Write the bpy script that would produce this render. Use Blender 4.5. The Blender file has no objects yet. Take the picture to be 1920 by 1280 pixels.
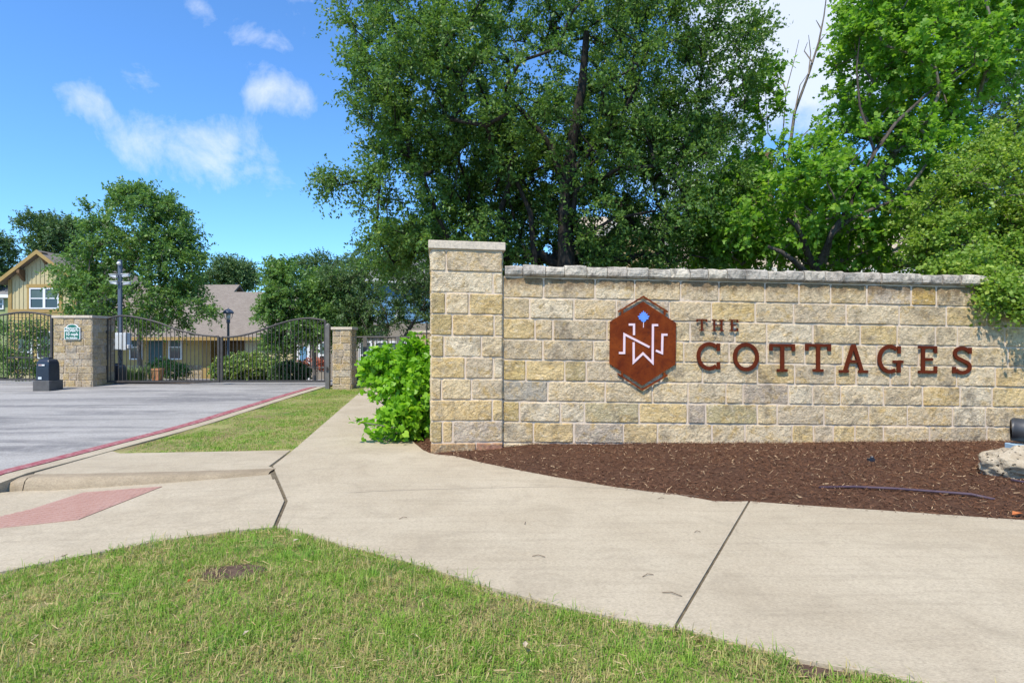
import bpy, bmesh, math, random
import numpy as np
from mathutils import Vector, Matrix, noise as mn
R = math.radians
scene = bpy.context.scene
col = scene.collection
FPX, HC = 1086.0, 1.3            # focal length in photo pixels, eye height (m)

# ------------------------------------------------------------------ camera
cam = bpy.data.cameras.new('camera'); co = bpy.data.objects.new('camera', cam); col.objects.link(co)
cam.sensor_width = 36; cam.lens = 36 * FPX / 1920; cam.clip_start = .05; cam.clip_end = 3000
co.location = (0, 0, HC); co.rotation_euler = (R(90), 0, 0)
scene.camera = co

# ------------------------------------------------------------------ sun + sky
SUN_EL, SUN_AZ = R(56), R(207)   # azimuth clockwise from +Y: behind the camera, to its left
S = Vector((math.sin(SUN_AZ) * math.cos(SUN_EL), math.cos(SUN_AZ) * math.cos(SUN_EL), math.sin(SUN_EL)))
sun = bpy.data.lights.new('sun', 'SUN'); so = bpy.data.objects.new('sun', sun); col.objects.link(so)
sun.energy = 3.5; sun.angle = R(.7); sun.color = (1, .925, .80)
so.rotation_euler = (-S).to_track_quat('-Z', 'Y').to_euler(); so.location = (-20, -20, 30)
scene.view_settings.view_transform = 'Standard'; scene.view_settings.look = 'None'
scene.view_settings.exposure = 0.78; scene.view_settings.gamma = 1
scene.cycles.max_bounces = 6; scene.cycles.diffuse_bounces = 3; scene.cycles.transmission_bounces = 4
scene.cycles.caustics_reflective = False; scene.cycles.caustics_refractive = False
scene.cycles.use_denoising = True

world = bpy.data.worlds.new('World'); scene.world = world; world.use_nodes = True
wt = world.node_tree; wt.nodes.clear()
def wn(t, **k):
    n = wt.nodes.new(t)
    for a, b in k.items(): setattr(n, a, b)
    return n
wout = wn('ShaderNodeOutputWorld'); wbg = wn('ShaderNodeBackground'); wt.links.new(wbg.outputs[0], wout.inputs[0])
wbg.inputs[1].default_value = .15
sky = wn('ShaderNodeTexSky', sky_type='NISHITA', sun_disc=False, sun_elevation=SUN_EL, sun_rotation=SUN_AZ,
         air_density=1.0, dust_density=.3, ozone_density=2.2, altitude=150)
tint = wn('ShaderNodeMix', data_type='RGBA', blend_type='MULTIPLY'); tint.inputs[0].default_value = 1
wt.links.new(sky.outputs[0], tint.inputs[6]); tint.inputs[7].default_value = (.48, .775, 1.06, 1)
tc = wn('ShaderNodeTexCoord')
def wmath(op, a, b=None, clamp=False):
    n = wn('ShaderNodeMath', operation=op, use_clamp=clamp)
    for i, v in enumerate((a, b)):
        if v is None: continue
        if isinstance(v, (int, float)): n.inputs[i].default_value = v
        else: wt.links.new(v, n.inputs[i])
    return n.outputs[0]
nz = wn('ShaderNodeTexNoise'); nz.inputs['Scale'].default_value = 9; nz.inputs['Detail'].default_value = 12
nz.inputs['Roughness'].default_value = .66; nz.inputs['Distortion'].default_value = .35
wt.links.new(tc.outputs['Generated'], nz.inputs['Vector'])
nz2 = wn('ShaderNodeTexNoise'); nz2.inputs['Scale'].default_value = 2.2; nz2.inputs['Detail'].default_value = 3
wt.links.new(tc.outputs['Generated'], nz2.inputs['Vector'])
# cloud banks: (photo x, photo y, half width, half height, weight) -> directions
acc = wmath('MULTIPLY', wmath('SUBTRACT', nz2.outputs[0], .58, True), 2.2)
for px, py, rx, ry, wgt in [(390, 275, 150, 75, 1), (520, 180, 85, 45, .95), (255, 140, 55, 40, .9), (170, 190, 45, 50, .75), (490, 75, 60, 30, .6),
                            (365, 10, 45, 25, .6), (480, 130, 50, 30, .6), (270, 245, 90, 35, .6), (1500, 60, 190, 170, 2.2), (1640, -90, 300, 160, 2.0), (1300, 250, 160, 130, 1.3),
                            (2300, 100, 300, 150, 1.6), (-500, 250, 260, 120, 1.1)]:
    v = Vector(((px - 960) / FPX, 1, (640 - py) / FPX)); L = v.length; v /= L
    sb = wn('ShaderNodeVectorMath', operation='SUBTRACT'); wt.links.new(tc.outputs['Generated'], sb.inputs[0]); sb.inputs[1].default_value = v
    ml = wn('ShaderNodeVectorMath', operation='MULTIPLY'); wt.links.new(sb.outputs[0], ml.inputs[0])
    ml.inputs[1].default_value = (FPX * L / rx / 1.2, FPX * L / rx / 1.2, FPX * L / ry / 1.2)
    ln = wn('ShaderNodeVectorMath', operation='LENGTH'); wt.links.new(ml.outputs[0], ln.inputs[0])
    acc = wmath('MAXIMUM', acc, wmath('MULTIPLY', wmath('SUBTRACT', 1.25, ln.outputs['Value'], True), wgt))
mask = wmath('MULTIPLY', wmath('SUBTRACT', wmath('ADD', wmath('MULTIPLY', wmath('MINIMUM', acc, 1.6), .40), nz.outputs[0]), .69, True), 2.8, True)
mask = wmath('MULTIPLY', mask, .78)
cm = wn('ShaderNodeMix', data_type='RGBA'); wt.links.new(mask, cm.inputs[0]); wt.links.new(tint.outputs[2], cm.inputs[6])
cm.inputs[7].default_value = (4.0, 4.25, 4.6, 1)
wt.links.new(cm.outputs[2], wbg.inputs[0])

# ------------------------------------------------------------------ helpers
rnd = random.Random(7)
rng = np.random.default_rng(11)
def gz(y):
    """ground level along the view: flat, a slight rise to the gate, then falling to the houses"""
    if y < 8: return 0.0
    if y < 17: return .01 * (y - 8)
    if y < 33: return .09 - .0556 * (y - 17)
    return -.8
def G(px, py, z=0.0):
    y = FPX * (HC - z) / (py - 640); return ((px - 960) * y / FPX, y)
def Q(px, py, y): return Vector(((px - 960) * y / FPX, y, HC - (py - 640) * y / FPX))
def QX(px, y): return (px - 960) * y / FPX
def QZ(py, y): return HC - (py - 640) * y / FPX

def tag(o, label=None, cat=None, group=None, kind=None):
    if label: o['label'] = label
    if cat: o['category'] = cat
    if group: o['group'] = group
    if kind: o['kind'] = kind
    return o
def empty(name, loc, label=None, cat=None, group=None, kind=None):
    o = bpy.data.objects.new(name, None); o.empty_display_size = .2; col.objects.link(o); o.location = loc
    return tag(o, label, cat, group, kind)
def wloc(o):
    v = Vector(o.location)
    while o.parent: o = o.parent; v += Vector(o.location)
    return v
def link(name, me, origin, mat, parent):
    if mat is not None: me.materials.append(mat)
    o = bpy.data.objects.new(name, me); col.objects.link(o)
    if parent is not None:
        o.parent = parent; o.location = Vector(origin) - wloc(parent)
    else: o.location = origin
    return o
def mesh(name, verts, faces, mat, parent=None, smooth=False):
    """verts in world space; the object's origin goes to the middle of its base"""
    a = np.array(verts, dtype=float).reshape(-1, 3)
    org = np.array([(a[:, 0].min() + a[:, 0].max()) / 2, (a[:, 1].min() + a[:, 1].max()) / 2, a[:, 2].min()])
    me = bpy.data.meshes.new(name); me.from_pydata((a - org).tolist(), [], faces); me.update()
    if smooth: me.shade_smooth()
    return link(name, me, org, mat, parent)
def big(name, V, F, mat, parent=None, smooth=False):
    """numpy mesh, all faces with the same corner count"""
    V = np.asarray(V, dtype=np.float32); F = np.asarray(F, dtype=np.int32)
    org = np.array([V[:, 0].mean(), V[:, 1].mean(), V[:, 2].min()], dtype=np.float32); V = V - org
    me = bpy.data.meshes.new(name); n, k = F.shape
    me.vertices.add(len(V)); me.vertices.foreach_set('co', V.ravel())
    me.loops.add(n * k); me.loops.foreach_set('vertex_index', F.ravel())
    me.polygons.add(n); me.polygons.foreach_set('loop_start', np.arange(0, n * k, k, dtype=np.int32))
    try: me.polygons.foreach_set('loop_total', np.full(n, k, dtype=np.int32))
    except Exception: pass
    me.update(calc_edges=True); me.validate()
    if smooth: me.shade_smooth()
    return link(name, me, org.tolist(), mat, parent)

class MB:
    def __init__(s): s.v = []; s.f = []
    def add(s, v, f):
        n = len(s.v); s.v += [tuple(p) for p in v]; s.f += [tuple(i + n for i in q) for q in f]; return s
    def hexa(s, p):   # 8 points: bottom 4 ccw, top 4 ccw
        return s.add(p, [(3, 2, 1, 0), (4, 5, 6, 7), (0, 1, 5, 4), (1, 2, 6, 5), (2, 3, 7, 6), (3, 0, 4, 7)])
    def box(s, x0, x1, y0, y1, z0, z1):
        return s.hexa([(x0, y0, z0), (x1, y0, z0), (x1, y1, z0), (x0, y1, z0), (x0, y0, z1), (x1, y0, z1), (x1, y1, z1), (x0, y1, z1)])
    def tube(s, pts, rad, n=8, caps=True):
        pts = [Vector(p) for p in pts]
        if not hasattr(rad, '__len__'): rad = [rad] * len(pts)
        rings = []
        for i, p in enumerate(pts):
            d = (pts[min(i + 1, len(pts) - 1)] - pts[max(i - 1, 0)]).normalized()
            a = Vector((0, 0, 1)) if abs(d.z) < .9 else Vector((1, 0, 0))
            u = d.cross(a).normalized(); w = d.cross(u)
            rings.append([p + (u * math.cos(2 * math.pi * k / n) + w * math.sin(2 * math.pi * k / n)) * rad[i] for k in range(n)])
        v = [q for r in rings for q in r]; f = []
        for i in range(len(pts) - 1):
            for k in range(n): f.append((i * n + k, i * n + (k + 1) % n, (i + 1) * n + (k + 1) % n, (i + 1) * n + k))
        if caps: f += [tuple(range(n)), tuple(range((len(pts) - 1) * n + n - 1, (len(pts) - 1) * n - 1, -1))]
        return s.add(v, f)
    def lathe(s, c, prof, n=14):   # prof: (r, z)
        v = []; f = []
        for r, z in prof: v += [(c[0] + r * math.cos(2 * math.pi * k / n), c[1] + r * math.sin(2 * math.pi * k / n), c[2] + z) for k in range(n)]
        for i in range(len(prof) - 1):
            for k in range(n): f.append((i * n + k, i * n + (k + 1) % n, (i + 1) * n + (k + 1) % n, (i + 1) * n + k))
        f += [tuple(range(n - 1, -1, -1)), tuple(range((len(prof) - 1) * n, len(prof) * n))]
        return s.add(v, f)
    def prism(s, poly, z0, z1):
        n = len(poly); v = [(x, y, z0) for x, y in poly] + [(x, y, z1) for x, y in poly]
        return s.add(v, [tuple(range(n - 1, -1, -1)), tuple(range(n, 2 * n))] + [(i, (i + 1) % n, n + (i + 1) % n, n + i) for i in range(n)])
    def build(s, name, mat, parent=None, smooth=False, bevel=0):
        o = mesh(name, s.v, s.f, mat, parent, smooth)
        if bevel:
            m = o.modifiers.new('bevel', 'BEVEL'); m.width = bevel; m.segments = 2; m.limit_method = 'ANGLE'; m.angle_limit = R(40)
        return o

# ------------------------------------------------------------------ materials
def NT(name):
    m = bpy.data.materials.new(name); m.use_nodes = True; t = m.node_tree
    b = t.nodes['Principled BSDF']; b.inputs['Specular IOR Level'].default_value = .25
    return m, t, b
def c4(c): return (c[0], c[1], c[2], 1)
def nnode(t, kind, **k):
    n = t.nodes.new(kind)
    for a, b in k.items():
        if a in n.inputs: n.inputs[a].default_value = b
        else: setattr(n, a, b)
    return n
def pos(t):
    return t.nodes.new('ShaderNodeNewGeometry').outputs['Position']
def noise(t, vec, scale, detail=5, rough=.55, dist=0):
    n = nnode(t, 'ShaderNodeTexNoise'); n.inputs['Scale'].default_value = scale; n.inputs['Detail'].default_value = detail
    n.inputs['Roughness'].default_value = rough; n.inputs['Distortion'].default_value = dist
    t.links.new(vec, n.inputs['Vector']); return n.outputs[0]
def stretch(t, vec, s, rot=(0, 0, 0)):
    n = nnode(t, 'ShaderNodeMapping'); n.inputs['Scale'].default_value = s; n.inputs['Rotation'].default_value = rot
    t.links.new(vec, n.inputs['Vector']); return n.outputs[0]
def ramp(t, fac, stops):
    n = nnode(t, 'ShaderNodeValToRGB'); e = n.color_ramp.elements
    while len(e) < len(stops): e.new(.5)
    for i, (p, c) in enumerate(stops): e[i].position = p; e[i].color = c4(c) if hasattr(c, '__len__') else (c, c, c, 1)
    t.links.new(fac, n.inputs[0]); return n.outputs[0]
def mix(t, fac, a, b, mode='MIX'):
    n = nnode(t, 'ShaderNodeMix', data_type='RGBA', blend_type=mode)
    for i, v in ((0, fac), (6, a), (7, b)):
        if isinstance(v, (int, float)): n.inputs[i].default_value = v
        elif isinstance(v, tuple): n.inputs[i].default_value = c4(v)
        else: t.links.new(v, n.inputs[i])
    return n.outputs[2]
def fmath(t, op, a, b=None, clamp=False):
    n = nnode(t, 'ShaderNodeMath', operation=op, use_clamp=clamp)
    for i, v in enumerate((a, b)):
        if v is None: continue
        if isinstance(v, (int, float)): n.inputs[i].default_value = v
        else: t.links.new(v, n.inputs[i])
    return n.outputs[0]
def bump(t, b, h, strength=.5, dist=.02, chain=None):
    n = nnode(t, 'ShaderNodeBump'); n.inputs['Strength'].default_value = strength; n.inputs['Distance'].default_value = dist
    t.links.new(h, n.inputs['Height'])
    if chain is not None: t.links.new(chain, n.inputs['Normal'])
    t.links.new(n.outputs[0], b.inputs['Normal']); return n.outputs[0]
def simple(name, c1, c2=None, scale=6, rough=.75, bscale=0, bstr=.3, bdist=.01, metal=0, spec=.25):
    m, t, b = NT(name); p = pos(t)
    c2 = c2 or tuple(v * .8 for v in c1)
    t.links.new(mix(t, ramp(t, noise(t, p, scale), [(.35, 0.), (.65, 1.)]), c1, c2), b.inputs['Base Color'])
    b.inputs['Roughness'].default_value = rough; b.inputs['Metallic'].default_value = metal; b.inputs['Specular IOR Level'].default_value = spec
    if bscale: bump(t, b, noise(t, p, bscale, 6), bstr, bdist)
    return m

def mat_stone(name='limestone', stain=False):
    m, t, b = NT(name); p = pos(t)
    oi = t.nodes.new('ShaderNodeObjectInfo')
    base = oi.outputs['Color']
    ochre = ramp(t, noise(t, p, 6.5, 7, .66, .8), [(.50, 0.), (.66, .75)])
    c = mix(t, ochre, base, (.60, .39, .13))
    pale = ramp(t, noise(t, stretch(t, p, (1, 1, 1.6)), 12, 6, .65), [(.52, 0.), (.66, .7)])
    c = mix(t, pale, c, (.78, .635, .425))
    grey = ramp(t, noise(t, stretch(t, p, (1, 1, .9)), 3.4, 10, .76, .4), [(.50, 0.), (.66, .80)])
    c = mix(t, grey, c, (.20, .16, .115))
    pits = ramp(t, noise(t, stretch(t, p, (1, 1, 1.5)), 30, 7, .74, .8), [(.32, .42), (.44, .92), (.62, 1.1)])
    c = mix(t, 1., c, pits, 'MULTIPLY')
    if stain:      # run-off stains from the coping: ragged drips on the top course
        cx = nnode(t, 'ShaderNodeSeparateXYZ'); t.links.new(p, cx.inputs[0])
        below = fmath(t, 'SUBTRACT', fmath(t, 'SUBTRACT', 2.078, fmath(t, 'MULTIPLY', cx.outputs[0], .0165)), cx.outputs[2])
        drip = fmath(t, 'MULTIPLY', noise(t, stretch(t, p, (1, 1, .12)), 13, 6, .7), .30)
        k = ramp(t, fmath(t, 'SUBTRACT', drip, below), [(.0, 0.), (.10, .8)])
        c = mix(t, k, c, (.20, .125, .06))
        spk = ramp(t, noise(t, stretch(t, p, (1, 1, .5)), 40, 5, .7), [(.60, 0.), (.66, .8)])
        c = mix(t, fmath(t, 'MULTIPLY', spk, ramp(t, below, [(.0, 1.), (.28, 0.)])), c, (.06, .045, .03))

    t.links.new(c, b.inputs['Base Color']); b.inputs['Roughness'].default_value = .9
    h = fmath(t, 'ADD', noise(t, stretch(t, p, (1, 1, 1.2), (0, .5, 0)), 22, 9, .68, .8), fmath(t, 'MULTIPLY', noise(t, p, 80, 4, .7), .35))
    bump(t, b, h, 1., .045)
    return m
STONE = mat_stone(); WSTONE = mat_stone('wall_limestone', True)
MORTAR = simple('mortar', (.62, .50, .385), (.53, .425, .32), 9, .95, 60, .6, .006)
def mat_cap():
    m, t, b = NT('cast_stone'); p = pos(t)
    c = mix(t, ramp(t, noise(t, p, 6, 8, .7), [(.45, 0.), (.75, .8)]), (.62, .52, .40), (.42, .36, .285))
    c = mix(t, ramp(t, noise(t, p, 40, 4, .7), [(.35, .6), (.55, 0.)]), c, (.30, .27, .23))
    t.links.new(c, b.inputs['Base Color']); b.inputs['Roughness'].default_value = .9
    bump(t, b, noise(t, p, 70, 6, .7), .6, .008); return m
CAP = mat_cap()
def mat_coping():
    m, t, b = NT('weathered_coping'); p = pos(t); oi = t.nodes.new('ShaderNodeObjectInfo')
    c = mix(t, ramp(t, noise(t, p, 8, 8, .7, .5), [(.44, 0.), (.64, .85)]), oi.outputs['Color'], (.14, .125, .105))
    c = mix(t, ramp(t, noise(t, p, 30, 5, .7), [(.55, 0.), (.7, .5)]), c, (.55, .5, .42))
    t.links.new(c, b.inputs['Base Color']); b.inputs['Roughness'].default_value = .95
    bump(t, b, noise(t, p, 26, 9, .7, .5), .9, .03); return m
COPING = mat_coping()
def nnode_out(t, p):
    n = nnode(t, 'ShaderNodeTexNoise'); n.inputs['Scale'].default_value = 1.4; n.inputs['Detail'].default_value = 7; t.links.new(p, n.inputs['Vector']); return n.outputs['Color']
def mat_concrete(name, c1, c2, streak=1.0):
    m, t, b = NT(name); p = pos(t)
    big_ = ramp(t, noise(t, p, 1.1, 6, .62, .3), [(.35, 0.), (.7, 1.)])
    c = mix(t, big_, c1, c2)
    st = ramp(t, noise(t, stretch(t, p, (.5, 6, 1), (0, 0, .25)), 2.2, 7, .7), [(.5, 0.), (.78, .45 * streak)])
    c = mix(t, st, c, tuple(v * .62 for v in c2))
    sp = ramp(t, noise(t, stretch(t, p, (.6, 1.6, 1), (0, 0, .2)), 95, 5, .75), [(.30, .66), (.5, 1.), (.68, 1.16)])
    c = mix(t, 1., c, sp, 'MULTIPLY')
    c = mix(t, 1., c, ramp(t, noise(t, p, 34, 5, .75), [(.3, .84), (.5, 1.), (.7, 1.08)]), 'MULTIPLY')
    vo = nnode(t, 'ShaderNodeTexVoronoi'); vo.feature = 'DISTANCE_TO_EDGE'; vo.inputs['Scale'].default_value = .55
    t.links.new(mix(t, .22, p, nnode_out(t, p)), vo.inputs['Vector'])
    hair = fmath(t, 'MULTIPLY', ramp(t, vo.outputs['Distance'], [(.0, 1.), (.0035, 0.)]), ramp(t, noise(t, p, .9, 3), [(.52, 0.), (.62, .25)]))
    c = mix(t, hair, c, (.16, .13, .10))
    blot = ramp(t, noise(t, p, 2.6, 8, .72, .8), [(.5, 0.), (.70, .42)])
    c = mix(t, blot, c, tuple(v * .66 for v in c2))
    spot = ramp(t, noise(t, p, 13, 4, .6), [(.66, 0.), (.76, .35)])
    c = mix(t, spot, c, (.25, .21, .17))
    t.links.new(c, b.inputs['Base Color']); b.inputs['Roughness'].default_value = .88
    bump(t, b, noise(t, p, 190, 3, .6), .5, .004); return m
CONC = mat_concrete('sidewalk_concrete', (.455, .385, .275), (.385, .318, .22))
CONC2 = mat_concrete('old_kerb_concrete', (.37, .295, .20), (.25, .195, .125))  # weathered, and darkened further to paint in shade on the upright kerb face
def mat_road():
    m, t, b = NT('worn_asphalt'); p = pos(t)
    c = mix(t, ramp(t, noise(t, p, .5, 6, .6), [(.3, 0.), (.7, 1.)]), (.36, .34, .31), (.285, .27, .245))
    st = ramp(t, noise(t, stretch(t, p, (.16, 1.0, 1), (0, 0, -.25)), 1.1, 7, .62, .6), [(.47, 0.), (.60, .72)])  # dark streaks: tyre stains, plus tree shade put into the road colour
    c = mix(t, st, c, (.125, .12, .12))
    c = mix(t, ramp(t, noise(t, p, 5, 6, .7), [(.5, 0.), (.75, .5)]), c, (.42, .40, .37))
    sp = ramp(t, noise(t, p, 45, 5, .75), [(.3, .6), (.5, 1.), (.7, 1.25)])
    c = mix(t, 1., c, sp, 'MULTIPLY')
    t.links.new(c, b.inputs['Base Color']); b.inputs['Roughness'].default_value = .92
    bump(t, b, noise(t, p, 120, 3, .6), .6, .006); return m
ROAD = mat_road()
def mat_red():
    m, t, b = NT('red_kerb_paint'); p = pos(t)
    w = ramp(t, noise(t, p, 14, 7, .75), [(.46, 0.), (.62, .8)])
    c = mix(t, w, (.27, .06, .07), (.42, .28, .25))
    t.links.new(c, b.inputs['Base Color']); b.inputs['Roughness'].default_value = .8
    bump(t, b, noise(t, p, 120, 3), .4, .004); return m
RED = mat_red()
def mat_soil(name, a, bb, cc):
    m, t, b = NT(name); p = pos(t)
    c = mix(t, ramp(t, noise(t, p, 30, 6, .7), [(.35, 0.), (.65, 1.)]), a, bb)
    c = mix(t, ramp(t, noise(t, p, 1.3, 4, .6), [(.45, 0.), (.65, .7)]), c, cc)
    t.links.new(c, b.inputs['Base Color']); b.inputs['Roughness'].default_value = 1
    bump(t, b, noise(t, p, 45, 8, .7), .9, .03); return m
THATCH = mat_soil('lawn_thatch', (.25, .26, .075), (.38, .33, .14), (.21, .145, .08))
MULCHM = mat_soil('mulch_bed', (.065, .028, .015), (.14, .07, .038), (.085, .042, .024))
def island(t): return t.nodes.new('ShaderNodeNewGeometry').outputs['Random Per Island']
def mat_leaf(name, dark, light, odd=None, trans=.35, rough=.5, oddcut=.96, spec=.35):
    m, t, b = NT(name); p = pos(t); r = island(t)
    c = mix(t, r, dark, light)
    c = mix(t, ramp(t, noise(t, p, .9, 4, .6), [(.38, 0.), (.64, .55)]), c, tuple((x + y) / 2 * f for x, y, f in zip(dark, light, (1.25, 1.12, .9))))
    if odd: c = mix(t, ramp(t, r, [(oddcut, 0.), (oddcut + .01, 1.)]), c, odd)
    t.links.new(c, b.inputs['Base Color']); b.inputs['Roughness'].default_value = rough; b.inputs['Specular IOR Level'].default_value = spec
    tr = t.nodes.new('ShaderNodeBsdfTranslucent'); t.links.new(mix(t, 1., c, (1.25, 1.3, .7), 'MULTIPLY'), tr.inputs[0])
    ms = t.nodes.new('ShaderNodeMixShader'); ms.inputs[0].default_value = trans
    t.links.new(b.outputs[0], ms.inputs[1]); t.links.new(tr.outputs[0], ms.inputs[2])
    t.links.new(ms.outputs[0], t.nodes['Material Output'].inputs[0]); return m
L_ELM = mat_leaf('elm_leaf', (.065, .145, .036), (.165, .28, .06), (.36, .43, .08), .42, .42, .985)
L_MAPLE = mat_leaf('maple_leaf', (.125, .27, .03), (.23, .43, .055), (.32, .49, .075), .52, .5, .88)
L_LIME = mat_leaf('small_lime_leaf', (.14, .255, .035), (.31, .45, .08), (.46, .55, .12), .48, .45, .93)
L_PEAR = mat_leaf('glossy_tree_leaf', (.08, .17, .05), (.18, .31, .08), (.25, .38, .09), .42, .4, .93)
L_OAK = mat_leaf('live_oak_leaf', (.06, .12, .045), (.12, .20, .065), None, .33, .5)
L_PALE = mat_leaf('pale_tree_leaf', (.07, .14, .05), (.13, .21, .075), None, .3, .5)
L_BUSH = mat_leaf('vine_leaf', (.105, .28, .015), (.27, .52, .03), (.38, .60, .05), .45, .42, .93)
L_HEDGE = mat_leaf('hedge_leaf', (.10, .20, .04), (.28, .38, .10), (.48, .52, .20), .35, .45, .82)
def mat_grass():
    m, t, b = NT('grass_blade'); p = pos(t); r = island(t)
    c = mix(t, r, (.18, .335, .04), (.35, .51, .085))
    c = mix(t, ramp(t, noise(t, p, 1.7, 5, .65), [(.52, 0.), (.66, .6)]), c, (.15, .37, .07))           # cooler, lusher tufts
    dry = fmath(t, 'ADD', fmath(t, 'MULTIPLY', noise(t, p, 2.6, 7, .7, .5), 1.25), fmath(t, 'MULTIPLY', r, .42))
    c = mix(t, ramp(t, dry, [(.84, 0.), (.95, .85)]), c, (.58, .46, .22))                                # dry, straw-coloured patches
    c = mix(t, ramp(t, noise(t, p, 7, 5, .7), [(.63, 0.), (.75, .5)]), c, (.26, .19, .10))
    t.links.new(c, b.inputs['Base Color']); b.inputs['Roughness'].default_value = .6; b.inputs['Specular IOR Level'].default_value = .1
    tr = t.nodes.new('ShaderNodeBsdfTranslucent'); t.links.new(c, tr.inputs[0])
    ms = t.nodes.new('ShaderNodeMixShader'); ms.inputs[0].default_value = .45
    t.links.new(b.outputs[0], ms.inputs[1]); t.links.new(tr.outputs[0], ms.inputs[2])
    t.links.new(ms.outputs[0], t.nodes['Material Output'].inputs[0]); return m
GRASSM = mat_grass()
MULCHC = mat_leaf('mulch_chip', (.052, .023, .014), (.19, .097, .056), (.45, .31, .18), .0, .9, .92, .1)
FLOWER = mat_leaf('coral_flower', (.30, .07, .04), (.42, .14, .08), None, .2, .6)
def mat_bark(name, a, bb):
    m, t, b = NT(name); p = pos(t)
    c = mix(t, ramp(t, noise(t, stretch(t, p, (1, 1, .25)), 22, 8, .7), [(.38, 0.), (.62, 1.)]), a, bb)
    t.links.new(c, b.inputs['Base Color']); b.inputs['Roughness'].default_value = .95
    bump(t, b, noise(t, stretch(t, p, (1, 1, .22)), 30, 8, .7), .9, .03); return m
BARK = mat_bark('dark_bark', (.045, .036, .030), (.11, .092, .078))
BARKD = mat_bark('black_bark', (.018, .015, .012), (.05, .042, .035))
BARK2 = mat_bark('grey_bark', (.12, .10, .085), (.26, .225, .19))
def mat_rust(name, a, bb, cc):
    m, t, b = NT(name); p = pos(t)
    c = mix(t, ramp(t, noise(t, p, 4.5, 7, .65, .5), [(.35, 0.), (.65, 1.)]), a, bb)
    c = mix(t, ramp(t, noise(t, p, 26, 7, .7), [(.52, 0.), (.72, .7)]), c, cc)
    t.links.new(c, b.inputs['Base Color']); b.inputs['Roughness'].default_value = .8; b.inputs['Specular IOR Level'].default_value = .12
    bump(t, b, noise(t, p, 90, 5), .3, .003); return m
RUST = mat_rust('rusted_steel_plate', (.10, .016, .004), (.20, .042, .007), (.045, .011, .006))
RUSTL = mat_rust('rusted_steel_letter', (.085, .015, .005), (.115, .021, .006), (.055, .012, .006))
PINK = simple('pale_pink_metal', (.72, .55, .57), (.66, .50, .53), 9, .5)
BLUE = simple('blue_enamel', (.12, .27, .72), (.10, .23, .65), 20, .5)
IRON = simple('bronze_iron_paint', (.040, .034, .030), (.065, .055, .047), 12, .5, 0, spec=.4)
POSTM = simple('taupe_post_paint', (.11, .10, .09), (.14, .13, .115), 8, .5, 0, spec=.4)
NAVY = simple('navy_plastic', (.012, .018, .032), (.02, .027, .042), 5, .35, 0, spec=.5)
GREYPAD = simple('grey_steel_pad', (.085, .08, .075), (.11, .105, .10), 6, .6)
LAMPM = simple('slate_lamp_paint', (.07, .09, .12), (.09, .11, .14), 6, .45, 0, spec=.4)
WHITE = simple('white_paint', (.74, .74, .73), (.66, .66, .65), 5, .5)
LGREY = simple('pale_grey_cabinet', (.60, .64, .67), (.54, .58, .61), 4, .5)
GREEN = simple('green_sign_face', (.008, .12, .085), (.010, .14, .095), 5, .4)
LETTERW = simple('sign_white', (.8, .8, .77), (.74, .74, .7), 9, .5)
CREAM = simple('cream_board', (.50, .42, .235), (.46, .385, .21), 2, .7)
YELLOW = simple('yellow_siding', (.43, .32, .12), (.39, .285, .105), 2, .7)
TRIMY = simple('ochre_trim', (.36, .245, .085), (.32, .21, .075), 3, .7)
BROWN = simple('brown_timber', (.13, .075, .035), (.17, .10, .05), 8, .7)
GARAGE = simple('garage_door_tan', (.24, .16, .08), (.21, .14, .07), 3, .6)
BLUES = simple('blue_siding', (.13, .27, .42), (.11, .24, .38), 3, .7)
GREENS = simple('sage_siding', (.28, .32, .14), (.25, .29, .125), 3, .7)
TANW = simple('tan_stucco', (.55, .45, .27), (.50, .41, .24), 3, .8, 30, .3)
TAUPE = simple('taupe_wall', (.26, .225, .18), (.23, .2, .16), 3, .8)
SHADE = simple('window_blind', (.09, .135, .13), (.075, .115, .11), 3, .6)
TERRA = simple('terracotta', (.48, .20, .10), (.40, .16, .08), 9, .8, 20, .3)
PIPE = simple('drip_pipe', (.055, .035, .05), (.09, .06, .075), 7, .55)
BOXB = simple('pale_blue_box', (.36, .50, .60), (.30, .43, .53), 8, .6)
SPOTM = simple('charcoal_fixture', (.035, .035, .037), (.055, .055, .057), 8, .45, 0, spec=.45)
TWIGM = simple('dry_twig', (.12, .085, .055), (.2, .15, .10), 20, .9)
def mat_roof(name, a, bb):
    m, t, b = NT(name); p = pos(t)
    br = nnode(t, 'ShaderNodeTexBrick'); br.inputs['Scale'].default_value = 3.2; br.inputs['Mortar Size'].default_value = .012
    br.inputs['Color1'].default_value = c4(a); br.inputs['Color2'].default_value = c4(bb); br.inputs['Mortar'].default_value = c4(tuple(v * .55 for v in a))
    cx = nnode(t, 'ShaderNodeSeparateXYZ'); t.links.new(p, cx.inputs[0]); cb = nnode(t, 'ShaderNodeCombineXYZ')
    t.links.new(cx.outputs[0], cb.inputs[0]); t.links.new(fmath(t, 'MULTIPLY', cx.outputs[2], 1.7), cb.inputs[1]); t.links.new(cb.outputs[0], br.inputs['Vector'])
    c = mix(t, ramp(t, noise(t, p, 3, 6, .7), [(.3, .0), (.7, .5)]), br.outputs[0], tuple(v * .75 for v in bb))
    t.links.new(c, b.inputs['Base Color']); b.inputs['Roughness'].default_value = .95
    bump(t, b, noise(t, p, 40, 4), .4, .01); return m
ROOF = mat_roof('brown_shingle', (.20, .165, .135), (.26, .22, .18))
ROOFT = mat_roof('tan_shingle', (.42, .34, .25), (.50, .42, .31))
ROOFG = mat_roof('grey_shingle', (.17, .165, .16), (.23, .22, .21))
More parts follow.
